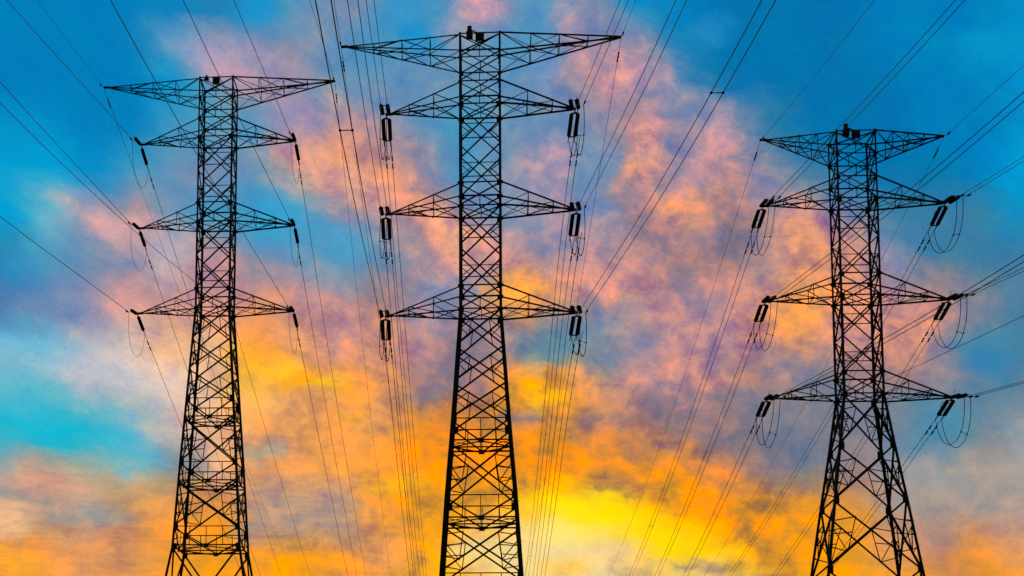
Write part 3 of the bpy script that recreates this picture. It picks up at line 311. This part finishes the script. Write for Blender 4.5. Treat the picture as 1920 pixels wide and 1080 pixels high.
# ------------------------------------------------------------------ pylons
ZL = [18.332, 16.7435, 15.1176, 13.58, 8.323, 6.7909, 1.5373, 0.0]     # levels above the lowest arm's bottom chord
HW = 1.3
T = {   # x, y, height of lowest arm, yaw, span of top arms, span factor, half widths below
 'M': dict(x=10.0395, y=109.2014, z=30.6096+EYE, yaw=0.1019, h1=8.9975, s=1.012, name='middle pylon',
           prof=[(0, 1.3), (-7.189, 1.80), (-12.139, 2.19), (-17.079, 2.51), (-18.6, 2.60)], splay=0.168),
 'L': dict(x=-8.412, y=130.9252, z=36.688+EYE, yaw=0.0892, h1=8.9975, s=1.0, name='left pylon',
           prof=[(0, 1.3), (-7.16, 1.785), (-12.113, 2.128), (-17.043, 2.43), (-18.55, 2.52)], splay=0.168),
 'R': dict(x=36.291, y=115.948, z=26.903+EYE, yaw=0.0803, h1=6.0873, s=1.01, name='right pylon',
           prof=[(0, 1.3), (-3.6, 1.785), (-7.365, 2.337), (-12.077, 2.99)], splay=0.139),
}
TZ = {1: 18.31, 2: 13.5567, 3: 6.7844, 4: -0.0104}
SPAN = {2: 5.9322, 3: 5.932, 4: 5.9283}
def spans(t, a): return T[t]['h1'] if a == 1 else SPAN[a]*T[t]['s']
def local_to_world(t, p):
    q = T[t]; c, s = cos(q['yaw']), sin(q['yaw'])
    return np.array([q['x']+p[0]*c+p[1]*s, q['y']-p[0]*s+p[1]*c, q['z']+p[2]])
def half_width(t, z):
    pr = T[t]['prof']
    if z >= 0: return HW
    for (a, wa), (b, wb) in zip(pr, pr[1:]):
        if z >= b: return wa+(wb-wa)*(z-a)/(b-a)
    return pr[-1][1]+T[t]['splay']*(pr[-1][0]-z)
lerp = lambda p, q, f: np.array(p, float)*(1-f)+np.array(q, float)*f

def build_pylon(t, label):
    q = T[t]; H = q['z']
    root = empty('transmission_pylon', (q['x'], q['y'], 0), label, 'pylon', 'lattice pylons', -q['yaw'])
    up_ = np.array([0, 0, H])
    P = lambda sx, sy, z: np.array([sx*half_width(t, z), sy*half_width(t, z), z])+up_
    zg = -H+0.35
    # -- the four legs with splice and gusset plates
    breaks = [18.45, 13.58, 6.79, 0.0]+[z for z, _ in q['prof'][1:]]+[zg]
    plates = [1.537, 8.323]
    for sx in (-1, 1):
        for sy in (-1, 1):
            m = MB()
            for a, b in zip(breaks, breaks[1:]):
                w = 0.115 if a > 13.6 else 0.135 if a > 6.8 else 0.16 if a > 0.1 else 0.185
                o_ = np.array([sx, sy, 0])*w*0.4
                m.leg_angle(P(sx, sy, a)+o_, P(sx, sy, b)+o_, w, (-sx, 0, 0), (0, -sy, 0), w*0.14)
            for z in (16.7435, 15.1176, 13.58, 8.323, 6.79, 1.537, 0.0):
                c = P(sx, sy, z); e = 0.17 if z > 14 else 0.24
                m.box(c+np.array([-sx*e*0.45, sy*0.012, -0.05]), (e*1.15, 0.016, e*1.5))
                m.box(c+np.array([sx*0.012, -sy*e*0.45, -0.05]), (0.016, e*1.15, e*1.5))
                m.box(c+np.array([sx*e*0.32, sy*0.03, -0.02]), (e*0.6, 0.016, e*0.9))
            for z, _ in q['prof'][1:]:
                c = P(sx, sy, z)
                m.box(c+np.array([-sx*0.13, sy*0.012, 0]), (0.34, 0.016, 0.5))
                m.box(c+np.array([sx*0.012, -sy*0.13, 0]), (0.016, 0.34, 0.5))
            leg = m.build('leg', STEEL, root)
            if sx*sy < 0:
                b = MB(); z = zg+2.5; k = 0
                while z < 18:
                    c = P(sx, sy, z); k += 1
                    dirv = np.array([sx, 0, 0]) if k % 2 else np.array([0, sy, 0])
                    b.tube([c-dirv*0.02, c+dirv*0.17], 0.011, 5); z += 0.42
                b.build('step_bolts', STEEL2, leg)['kind'] = 'stuff'
            ft = MB(); c = P(sx, sy, zg)
            ft.tube([(c[0], c[1], -0.4), (c[0], c[1], 0.40)], [0.55, 0.42], 12); ft.build('footing', CONCRETE, root)
    # -- bracing of the four faces
    faces = [((1, 0, 0), (0, -1, 0)), ((-1, 0, 0), (0, 1, 0)), ((0, 1, 0), (1, 0, 0)), ((0, -1, 0), (-1, 0, 0))]
    for fi, (ax, nrm) in enumerate(faces):
        ax = np.array(ax, float); nrm = np.array(nrm, float); m = MB()
        def Q(s, z):
            h = half_width(t, z); return ax*s*h+nrm*(h-0.015)+np.array([0, 0, z+H])
        def mem(a, b, w, sgn=1, off=0.0):
            m.angle(a-nrm*off, b-nrm*off, w, np.cross(b-a, nrm)*sgn)
        def cross_z(z0, z1):
            a, b = half_width(t, z0), half_width(t, z1)
            return z0+(z1-z0)*a/(a+b)
        def X(z0, z1, w, e=0.05):
            mem(Q(-1, z0-e), Q(1, z1+e), w); mem(Q(1, z0-e), Q(-1, z1+e), w, 1, 0.02)
            return cross_z(z0, z1)
        def H_(z, w, off=0.03): mem(Q(-1, z), Q(1, z), w, -1, off)
        # head between the top arms
        wd = 0.070
        H_(ZL[0], 0.09); H_(ZL[1], 0.075); H_(ZL[2], 0.09)
        for a, b in ((0, 1), (1, 2), (2, 3), (4, 5), (6, 7)):
            zc = X(ZL[a], ZL[b], wd if a < 4 else 0.085)
            mem(Q(0, zc), Q(0, ZL[b]), 0.056, 1, 0.04)
        for k in (3, 4, 5, 6, 7): H_(ZL[k], 0.095)
        # square crossed panels of the shaft
        for a, b in ((3, 4), (5, 6)):
            mid = (ZL[a]+ZL[b])/2
            for z0, z1 in ((ZL[a], mid), (mid, ZL[b])):
                zc = X(z0, z1, 0.085 if a == 3 else 0.10); H_(zc, 0.056, 0.05)
                for s in (-1, 1):
                    lm = Q(s, (z0+z1)/2)
                    if fi == 1: mem(lm, lerp(Q(s, z0), Q(-s, z1), 0.27), 0.056, 1, 0.03)
                    else: mem(lm, lerp(Q(s, z1), Q(-s, z0), 0.27), 0.056, 1, 0.03)
        def redundants(z0, z1, w, n=3):
            for s in (-1, 1):
                q1 = lerp(Q(s, z0), Q(-s, z1), 0.25); q3 = lerp(Q(s, z1), Q(-s, z0), 0.25)
                dz = z0-z1
                mem(q1, q3, w, 1, 0.04)
                mem(q1, Q(s, z0-dz*0.31), w, 1, 0.04); mem(q3, Q(s, z1+dz*0.31), w, 1, 0.04)
                if n > 2:
                    zm = (z0+z1)/2
                    mem(Q(s, zm+dz*0.12), q3, w, 1, 0.05)
                    mem(lerp(q1, q3, 0.45), Q(s, zm), w, 1, 0.05)
        def redundants_small(z0, z1):
            for s in (-1, 1):
                q1 = lerp(Q(s, z0), Q(-s, z1), 0.27); q3 = lerp(Q(s, z1), Q(-s, z0), 0.27); zm = (z0+z1)/2
                mem(q1, q3, 0.056, 1, 0.04)
                if fi != 1: mem(Q(s, zm+0.15), q3, 0.056, 1, 0.04)
                mem(q1, Q(s, zm-0.15), 0.056, 1, 0.04)
        if t in 'ML':
            pz = [z for z, _ in q['prof']]
            zz = [0, pz[1]*0.335, pz[1]*0.668, pz[1]]
            for z0, z1 in zip(zz, zz[1:]):
                X(z0, z1, 0.105, 0.07); redundants_small(z0, z1)
            tops = pz[1:4]; nxt = [pz[2], pz[3], None]
            for zt, zn in zip(tops, nxt):
                zr = zt-1.43
                H_(zt, 0.07)
                mem(Q(-1, zt-0.08), Q(0, zr), 0.10); mem(Q(1, zt-0.08), Q(0, zr), 0.10)
                mem(Q(0, zt), Q(0, zr), 0.05, 1, 0.05); H_(zr, 0.10)
                for s in (-1, 1):
                    mid_ = lerp(Q(s, zt), Q(0, zr), 0.5)
                    mem(mid_, Q(s, zt-0.95), 0.05, 1, 0.05); mem(lerp(Q(s, zt), Q(0, zt), 0.5), lerp(Q(s, zr), Q(0, zr), 0.5), 0.056, 1, 0.05)
                if zn is not None:
                    X(zr, zn, 0.112, 0.10); redundants(zr, zn, 0.062)
            zr = tops[-1]-1.43; n = 2; zb = zg+0.3
            for k in range(n):
                z0 = zr+(zb-zr)*k/n; z1 = zr+(zb-zr)*(k+1)/n
                X(z0, z1, 0.13); redundants(z0, z1, 0.064)
            H_(zr+(zb-zr)/n, 0.08)
        else:
            pz = [z for z, _ in q['prof']]; zz = pz+[-17.4, -22.8, zg+0.3]
            for k, (z0, z1) in enumerate(zip(zz, zz[1:])):
                X(z0, z1, 0.125, 0.05); redundants(z0, z1, 0.066)
        # gusset plates where diagonals cross
        m.build('face_bracing', STEEL, root)
    # -- level frames seen from below
    lv = [(ZL[0], 0.075), (ZL[3], 0.065), (ZL[5], 0.065), (ZL[7], 0.065)]
    for z, w in lv:
        m = MB(); m.angle(P(-1, -1, z-0.03), P(1, 1, z-0.03), w, (0, 0, -1)); m.angle(P(1, -1, z-0.05), P(-1, 1, z-0.05), w, (0, 0, -1))
        m.build('level_frame', STEEL, root)
    if t in 'ML':
        for z, _ in q['prof'][1:4]:
            m = MB(); zr = z-1.43; h = half_width(t, zr); c = [np.array([0, -h, zr+H]), np.array([h, 0, zr+H]), np.array([0, h, zr+H]), np.array([-h, 0, zr+H])]
            for k in range(4): m.angle(c[k], c[(k+1) % 4], 0.085, (0, 0, -1))
            m.angle(c[0], c[2], 0.06, (0, 0, -1)); m.angle(c[1], c[3], 0.085, (0, 0, -1))
            for k in range(4):
                m.box(c[k], (0.36, 0.05, 0.30) if k % 2 == 0 else (0.05, 0.36, 0.30))
                sx, sy = ((1, -1), (1, 1), (-1, 1), (-1, -1))[k]
                m.angle(P(sx, sy, zr), lerp(c[k], c[(k+1) % 4], 0.5), 0.05, (0, 0, -1))
            m.build('level_frame', STEEL, root)
    # -- arms
    for a in (1, 2, 3, 4):
        zt, zb = (ZL[0], ZL[1]) if a == 1 else {2: (ZL[2], ZL[3]), 3: (ZL[4], ZL[5]), 4: (ZL[6], ZL[7])}[a]
        for s in (-1, 1):
            m = MB(); h = spans(t, a); tipz = TZ[a]+H
            fr = (0.255, 0.495, 0.735) if a == 1 else (0.37, 0.71)
            tp = lambda sy: np.array([s*h, sy*0.07, tipz])
            top = lambda sy, f: lerp(P(s, sy, zt), tp(sy), f)
            bot = lambda sy, f: lerp(P(s, sy, zb), tp(sy), f)
            wc, wv, wdg = (0.085, 0.05, 0.05) if a == 1 else (0.10, 0.05, 0.05)
            for sy in (-1, 1):
                m.angle(top(sy, 0), top(sy, 1), wc if a == 1 else wc*0.9, (0, -sy, 0)); m.angle(bot(sy, 0), bot(sy, 1), wc, (0, -sy, 0))
                for f in fr: m.angle(top(sy, f), bot(sy, f), wv, (0, -sy, 0))
                ff = (0,)+fr
                for f0, f1 in zip(ff, ff[1:]):
                    if a == 1: m.angle(top(sy, f0), bot(sy, f1), wdg, (0, -sy, 0))
                    else: m.angle(top(sy, f1), bot(sy, f0), wdg, (0, -sy, 0))
            ff = (0,)+fr
            for fn, pl in ((bot, 0), (top, 1)):
                for k, f in enumerate(fr):
                    m.angle(fn(-1, f), fn(1, f), 0.045, (0, 0, 1))
                for k, (f0, f1) in enumerate(zip(ff, ff[1:])):
                    if pl == 0:
                        m.angle(fn(-1, f0), fn(1, f1), 0.045, (0, 0, 1)); m.angle(fn(1, f0), fn(-1, f1), 0.045, (0, 0, 1))
                    elif a == 1:
                        sy = 1 if k % 2 else -1
                        m.angle(fn(sy, f0), fn(-sy, f1), 0.045, (0, 0, 1))
            # tip plates
            tpz = np.array([s*h, 0, tipz])
            m.box(tpz+np.array([-s*0.08, 0, 0.0]), (0.46, 0.20, 0.12)); m.box(tpz+np.array([s*0.06, 0, 0.0]), (0.18, 0.05, 0.16))
            m.build('earth_wire_arm' if a == 1 else 'cross_arm', STEEL, root)
    return root

PY = {
 'L': build_pylon('L', 'far left dark lattice pylon with single conductors on each arm'),
 'M': build_pylon('M', 'tall centre dark lattice pylon with wide top arms'),
 'R': build_pylon('R', 'right dark lattice pylon with short top arms and steeply splayed legs'),
}

# ------------------------------------------------------------------ boxes and lamps on the pylon heads
def beacon(t, label):
    q = T[t]; p = local_to_world(t, (-0.66, -1.3, ZL[0]))
    r = empty('obstruction_lamp', tuple(p), label, 'lamp', 'lamps on the pylon heads', -q['yaw'])
    if t == 'L':
        b = MB(); b.tube([(-0.1, 0, -0.14), (-0.1, 0, 0.06)], [0.20, 0.12], 14); b.box((-0.1, 0, -0.16), (0.38, 0.3, 0.05)); b.build('lamp_base', CABINET, r)
        l = MB(); l.tube([(-0.1, 0, 0.06), (-0.1, 0, 0.10), (-0.1, 0, 0.2)], [0.10, 0.09, 0.05], 14); l.build('lamp_lens', PORCELAIN, r)
    else:
        b = MB(); b.box((0, 0, -0.12), (0.42, 0.40, 0.44)); b.box((0, 0, 0.13), (0.30, 0.30, 0.08)); b.box((-0.18, 0, -0.36), (0.06, 0.3, 0.06)); b.box((0.16, 0, -0.37), (0.06, 0.3, 0.08)); b.build('lamp_base', CABINET, r)
        l = MB(); l.tube([(0, 0, 0.16), (0, 0, 0.20), (0, 0, 0.44), (0, 0, 0.47), (0, 0, 0.50)], [0.135, 0.15, 0.15, 0.16, 0.10], 14); l.build('lamp_lens', PORCELAIN, r)
        c = MB(); c.tube([(0.14, 0, 0.20), (0.28, 0.0, 0.16), (0.42, 0, 0.06), (0.62, 0, -0.02)], 0.045, 7); c.build('conduit', CABINET, r)
    return r
def control_box(t, label):
    q = T[t]; p = local_to_world(t, (0.0, -1.32, ZL[0]-0.26))
    r = empty('control_cabinet', tuple(p), label, 'cabinet', 'cabinets on the pylon heads', -q['yaw'])
    b = MB(); b.box((0, 0, 0), (0.53, 0.26, 0.46)); b.box((0, 0, 0.245), (0.58, 0.31, 0.03)); b.build('cabinet_body', CABINET, r)
    d_ = MB(); d_.box((0, -0.138, 0), (0.45, 0.02, 0.38)); d_.build('cabinet_door', CABINET, r)
    g_ = MB()
    for sx in (-1, 1):
        g_.angle((sx*0.24, 0.0, 0.36), (sx*0.24, 0.0, -0.40), 0.04, (sx, 0, 0))
    g_.box((0, 0, -0.33), (0.52, 0.04, 0.04)); g_.build('bracket', STEEL2, r)
    return r
for t, w in (('L', 'left'), ('M', 'middle'), ('R', 'right')):
    beacon(t, {'L': 'small cone-shaped lamp on the head of the left pylon', 'M': 'drum-shaped lamp housing on the head of the middle pylon', 'R': 'upright lamp housing on the head of the right pylon'}[t])
    control_box(t, 'dark square cabinet hung in the head of the %s pylon' % w)

# ------------------------------------------------------------------ insulators, jumpers, conductors
WIRES = [   # pylon and span, arm, side, azimuth, slope at the arm, curvature
 ('MF', 'a2', -1, 184.109, 0.1531, 0.000643),
 ('MF', 'a3', -1, 183.791, 0.1678, 0.000643),
 ('MF', 'a4', -1, 183.479, 0.1924, 0.000643),
 ('MF', 'a2', 1, 182.874, 0.1976, 0.000643),
 ('MF', 'a3', 1, 183.481, 0.1937, 0.000643),
 ('MF', 'a4', 1, 182.956, 0.1581, 0.000643),
 ('MF', 'e', -1, 183.37, 0.1283, 0.000348),
 ('MF', 'e', 1, 183.268, 0.1437, 0.000348),
 ('MB', 'a2', -1, 4.457, 0.1428, 0.00037),
 ('MB', 'a3', -1, 4.352, 0.1473, 0.00037),
 ('MB', 'a4', -1, 4.292, 0.1285, 0.00037),
 ('MB', 'a2', 1, 5.229, 0.1627, 0.00037),
 ('MB', 'a3', 1, 5.323, 0.1549, 0.00037),
 ('MB', 'a4', 1, 5.617, 0.1129, 0.00037),
 ('MB', 'e', -1, 4.942, 0.1274, 0.000313),
 ('MB', 'e', 1, 4.647, 0.1236, 0.000313),
 ('LF', 'a2', -1, 185.312, 0.1754, 0.000418),
 ('LF', 'a3', -1, 185.114, 0.1348, 0.000418),
 ('LF', 'a4', -1, 185.439, 0.148, 0.000418),
 ('LF', 'a2', 1, 185.413, 0.136, 0.000418),
 ('LF', 'a3', 1, 185.258, 0.1283, 0.000418),
 ('LF', 'a4', 1, 185.503, 0.1118, 0.000418),
 ('LF', 'e', -1, 184.6, 0.14, 0.00035),
 ('LF', 'e', 1, 185.3, 0.14, 0.00035),
 ('LF', 'c', 0, 185.6, 0.176, 0.0005),
 ('LB', 'a2', -1, 3.505, 0.1464, 0.000139),
 ('LB', 'a3', -1, 3.436, 0.154, 0.000139),
 ('LB', 'a4', -1, 3.565, 0.1455, 0.000139),
 ('LB', 'a2', 1, 3.784, 0.1393, 0.000139),
 ('LB', 'a3', 1, 3.676, 0.1324, 0.000139),
 ('LB', 'a4', 1, 3.793, 0.1308, 0.000139),
 ('LB', 'e', -1, 4.2, 0.134, 0.0002),
 ('LB', 'e', 1, 3.9, 0.176, 0.00035),
 ('LB', 'c', 0, 4.7, 0.18, 0.0002),
 ('RF', 'a2', -1, 183.265, 0.1522, 0.000477),
 ('RF', 'a3', -1, 183.739, 0.1565, 0.000477),
 ('RF', 'a4', -1, 183.303, 0.1408, 0.000477),
 ('RF', 'a2', 1, 183.409, 0.1745, 0.000477),
 ('RF', 'a3', 1, 183.448, 0.1668, 0.000477),
 ('RF', 'a4', 1, 183.484, 0.1648, 0.000477),
 ('RF', 'e', -1, 184.9, 0.188, 0.0005),
 ('RF', 'e', 1, 184.3, 0.128, 0.0002),
 ('RF', 'c', 0, 182.0, 0.104, 0.0001),
 ('RB', 'a2', -1, 5.103, 0.1525, 0.000361),
 ('RB', 'a3', -1, 5.62, 0.1341, 0.000361),
 ('RB', 'a4', -1, 5.848, 0.1163, 0.000361),
 ('RB', 'a2', 1, 5.405, 0.1486, 0.000361),
 ('RB', 'a3', 1, 5.793, 0.1461, 0.000361),
 ('RB', 'a4', 1, 5.969, 0.1401, 0.000361),
 ('RB', 'e', -1, 5.689, 0.103, 0.000283),
 ('RB', 'e', 1, 5.342, 0.1386, 0.000283),
]

DISCS = MB()
def disc_mesh(n, name):
    m = MB(); L = n*0.146; pts = []; rr = []
    for k in range(n):
        z = k*0.146
        for dz_, r_ in ((0.0, 0.045), (0.030, 0.060), (0.045, 0.130), (0.062, 0.138), (0.085, 0.122), (0.105, 0.062), (0.145, 0.045)):
            pts.append((0, 0, z+dz_)); rr.append(r_)
    m.tube(pts, rr, 12); return m.mesh(name, PORCELAIN, True), L
DISC_DOUBLE, LD = disc_mesh(15, 'disc_stack')
DISC_SINGLE, LS1 = disc_mesh(14, 'disc_stack')
ARMWORD = {2: 'upper', 3: 'middle', 4: 'lower'}
SIDE = {-1: 'left', 1: 'right'}
LINK = 0.50
clamps = {}
def frame_of(dirv):
    a = np.array(dirv, float); a /= np.linalg.norm(a)
    lat = np.cross(a, (0, 0, 1.0)); lat /= np.linalg.norm(lat)
    return a, lat, np.cross(lat, a)
def insulator(t, a, s, fb, tip, dirv):
    q = T[t]; way = 'reaching toward the viewer' if fb == 'F' else 'hanging away behind'
    twin = t != 'L'
    lab = '%s insulator string %s, %s %s arm of %s' % ('twin' if twin else 'single', way, ARMWORD[a], SIDE[s], q['name'])
    r = empty('insulator_string', tuple(tip), lab, 'insulator', 'insulator strings on the pylon arms')
    A, lat, nv = frame_of(dirv)
    Mx = Matrix(((lat[0], nv[0], A[0]), (lat[1], nv[1], A[1]), (lat[2], nv[2], A[2])))
    r.rotation_euler = Mx.to_euler()            # local z runs along the string, local x is sideways
    offs = (-0.205, 0.205) if twin else (0.0,)
    L = LD if twin else LS1
    for o_ in offs:
        e = link('disc_stack', DISC_DOUBLE if twin else DISC_SINGLE, r); e.location = (o_, 0, LINK)
    y = MB()
    y.tube([(0, 0, 0), (0, 0, LINK-0.16)], 0.035, 6)
    if twin:
        y.box((0, 0, LINK-0.10), (0.52, 0.03, 0.10)); y.box((0, 0, LINK-0.17), (0.26, 0.03, 0.08))
        for o_ in offs: y.tube([(o_, 0, LINK-0.08), (o_, 0, LINK)], 0.03, 6)
    y.build('tower_yoke', STEEL2, r)
    y = MB(); z = LINK+L
    if twin: y.box((0, 0, z+0.09), (0.50, 0.03, 0.10))
    for o_ in offs:
        y.tube([(o_, 0, z-0.01), (o_, 0, z+0.2)], 0.028, 6); y.box((o_, 0, z+0.2), (0.06, 0.07, 0.16))
        y.tube([(o_, 0, z+0.2), (o_, 0, z+0.75)], [0.034, 0.026], 6)
    y.build('line_yoke', STEEL2, r)
    if t == 'R' and fb == 'F':
        h = MB()
        pts = [(0.0, 0.02, z-0.80), (0.0, 0.50, z-0.80)]+[(0.0, 0.50+0.24*sin(x_), z-0.42-0.38*cos(x_)) for x_ in np.linspace(0.25, math.pi-0.25, 7)]+[(0.0, 0.50, z-0.04), (0.0, 0.02, z-0.02)]
        h.tube(pts, 0.023, 6); h.build('arcing_horn', STEEL2, r)
    elif twin or fb == 'F':
        h = MB(); h.tube([(0, 0.0, LINK-0.1), (0, 0.22, LINK-0.02), (0, 0.50, LINK+0.06)], 0.015, 5); h.build('arcing_horn', STEEL2, r)
    return r
def wire_pts(p0, phi, a, b, d0, d1, lat=0.0, n=56):
    ds = d0+(d1-d0)*np.linspace(0, 1, n)**1.35
    ph = rad(phi); ux, uy = sin(ph), cos(ph)
    # sideways: to the photo's right for both spans
    lx, ly = (uy, -ux) if uy > 0 else (-uy, ux)
    return [np.array([p0[0]+ux*d_+lx*lat, p0[1]+uy*d_+ly*lat, p0[2]-a*d_+b*d_*d_]) for d_ in ds]
def damper(parent, pts, at):
    acc = 0
    for p, q_ in zip(pts, pts[1:]):
        L = np.linalg.norm(q_-p)
        if acc+L >= at:
            c = p+(q_-p)*((at-acc)/L); A = (q_-p)/L
            m = MB(); c2 = c-np.array([0, 0, 0.07]); m.box(c-np.array([0, 0, 0.03]), (0.06, 0.06, 0.12))
            m.tube([c2-A*0.26, c2+A*0.26], 0.013, 5)
            for s_ in (-1, 1): m.tube([c2+A*s_*0.14, c2+A*s_*0.32], [0.062, 0.050], 8)
            m.build('vibration_damper', STEEL2, parent); return
        acc += L
LATS = 0.205
spacer_jobs = []
for (k, w, s, phi, a, b) in WIRES:
    t, fb = k; q = T[t]
    way = 'coming overhead' if fb == 'F' else 'running away behind'
    if w == 'c':
        p0 = local_to_world(t, {'LB': (0.7, 1.3, 1.54), 'LF': (1.3, -1.3, 0), 'RF': (1.3, -1.3, 0.8)}[k])
        pts = wire_pts(p0, phi, a, b, 0.0, 300)
        m = MB(); m.tube(pts, 0.016, 6)
        o = m.build('service_wire', CABLE)
        tag(o, 'thin single wire from the shaft of the %s %s' % (q['name'], way), 'wire'); continue
    if w == 'e':
        p0 = local_to_world(t, (s*(spans(t, 1)+0.12), 0, TZ[1]-0.06))
        pts = wire_pts(p0, phi, a, b, 0.0, 300)
        m = MB(); m.tube(pts, 0.0145, 6)
        o = m.build('earth_wire', CABLE)
        tag(o, 'thin earth wire from the top %s arm tip of %s %s' % (SIDE[s], q['name'], way), 'wire', 'earth wires')
        if fb == 'B':
            damper(o, pts, 1.9); damper(o, pts, 2.5)
        else: damper(o, pts, 1.2)
        j = MB(); e0 = pts[0]; e1 = np.array(pts[0])+np.array([0, 0.9 if fb == 'B' else -0.9, -0.25]); inn = local_to_world(t, (s*(spans(t, 1)-0.75), 0, TZ[1]-0.15))
        if fb == 'B':
            j.tube([e1*(1-f)**2+2*f*(1-f)*((e1+inn)/2-np.array([0, 0, 0.9]))+inn*f*f for f in np.linspace(0, 1, 9)], 0.009, 5)
            j.build('bonding_lead', CABLE, o)
        continue
    an = int(w[1]); twin = t != 'L'
    tip = local_to_world(t, (s*(spans(t, an)+0.14), 0, TZ[an]-0.05))
    L = LINK+(LD if twin else LS1)+0.25
    shx = 0.28 if k == 'MB' and s > 0 else 0.0
    sagz = {'MF': 0.34, 'LF': 0.26, 'RF': 0.20}.get(k, 0.06)   # the strings hang steeper than the wires
    end = wire_pts(tip, phi, a, b, L, L+1, 0.0, 2)[0]-np.array([-shx, 0, sagz])
    insulator(t, an, s, fb, tip, end-tip)
    clamps[(t, an, s, fb)] = (tip, end, phi, a, b, L, sagz)
    dmax = 300
    for li, lat in enumerate((-LATS, LATS) if twin else (0.0,)):
        pts = wire_pts(tip, phi, a, b, L, dmax, lat)
        for i_, p in enumerate(pts[:8]): p[2] -= sagz*(1-i_/8)**1.5; p[0] += shx*(1-i_/8)**1.5
        m = MB(); m.tube(pts, (0.018 if fb == 'F' else 0.021) if twin else 0.021, 6)
        o = m.build('conductor', CABLE)
        if twin:
            lab = '%s wire of the pair %s from the %s %s arm of %s' % (SIDE[-1 if lat < 0 else 1], way, ARMWORD[an], SIDE[s], q['name'])
        else:
            lab = 'single conductor %s from the %s %s arm of %s' % (way, ARMWORD[an], SIDE[s], q['name'])
        tag(o, lab, 'wire', 'power line conductors')
        if fb == 'B':
            damper(o, pts, 2.6); damper(o, pts, 3.7)
        else: damper(o, pts, 1.0 if t != 'R' else 1.6)
    spacer_jobs.append((t, fb, an, s, tip, phi, a, b))
# jumper loops under the arm tips
for t in 'LMR':
    for an in (2, 3, 4):
        for s in (-1, 1):
            tf, ef, ph1, a1, b1, L1, sg = clamps[(t, an, s, 'F')]; tb, eb, ph2, a2, b2, L2, _ = clamps[(t, an, s, 'B')]
            twin = t != 'L'
            m = MB(); mids = []
            for lat in ((-LATS, LATS) if twin else (0.0,)):
                pf = wire_pts(tf, ph1, a1, b1, L1+0.25, L1+1, lat, 2)[0]-np.array([0, 0, sg+0.02])
                pb = wire_pts(tb, ph2, a2, b2, L2+1.0, L2+2, lat, 2)[0]-np.array([0, 0, 0.03])
                drop = {'L': 3.5, 'M': 2.6, 'R': 3.5}[t]*(1.0+0.06*sin(an*7+s*3+lat*4))
                out = np.array([s*(0.02 if (t, s) == ('L', 1) else 0.18), 0, 0])
                c1 = pf+np.array([0, 0.15, -drop])+out; c2 = pb+np.array([0, -0.25, -drop*0.95])+out
                pts = [pf*(1-f)**3+3*f*(1-f)**2*c1+3*f*f*(1-f)*c2+pb*f**3 for f in np.linspace(0, 1, 22)]
                m.tube(pts, 0.023 if twin else 0.014, 6); mids.append(pts)
            o = m.build('jumper_loop', CABLE)
            tag(o, '%s jumper hanging under the tip of the %s %s arm of %s' % ('paired-wire' if twin else 'single-wire', ARMWORD[an], SIDE[s], T[t]['name']), 'jumper', 'jumper loops under the arms')
            if twin:
                for kk, i_ in enumerate((6, 13) if t == 'M' else (6,)):
                    p, q_ = mids[0][i_], mids[1][i_]
                    sp_ = MB(); sp_.tube([p, q_], 0.016, 6)
                    for e in (p, q_): sp_.box(e, (0.08, 0.08, 0.08))
                    sp_.build('spacer', STEEL2, o)
def spacer(t, fb, an, s, dist, label):
    for (tt, ff, aa_, ss, tip, phi, a, b) in spacer_jobs:
        if (tt, ff, aa_, ss) == (t, fb, an, s):
            p = wire_pts(tip, phi, a, b, dist, dist+1, -LATS, 2)[0]; q_ = wire_pts(tip, phi, a, b, dist, dist+1, LATS, 2)[0]
            m = MB(); m.tube([p, q_], 0.017, 6)
            sp_ = m.build('conductor_spacer', STEEL2); tag(sp_, label, 'spacer', 'spacers between twin wires')
            for e in (p, q_):
                c = MB(); dv = wire_pts(tip, phi, a, b, dist, dist+1, 0, 2); A = dv[1]-dv[0]; A = A/np.linalg.norm(A)
                c.tube([e-A*0.06, e-A*0.03, e+A*0.03, e+A*0.06], [0.03, 0.05, 0.05, 0.03], 8); c.build('clamp', STEEL2, sp_)
SPACERS = [
 ('M', 'F', 4, -1, 53.6, 'short bar spacer between overhead wires left of the middle pylon'),
 ('M', 'F', 4, 1, 50.7, 'short bar spacer between overhead wires high right of the middle pylon'),
 ('M', 'B', 2, -1, 127.0, 'small spacer low on the rear wires left of the middle pylon'),
 ('M', 'B', 2, 1, 113.4, 'small spacer low on the rear wires right of the middle pylon'),
 ('R', 'B', 2, -1, 80.2, 'small spacer on rear wires from the upper left arm of right pylon'),
 ('R', 'B', 2, 1, 91.3, 'small spacer on rear wires from the upper right arm of right pylon'),
]
for j_ in SPACERS: spacer(*j_)
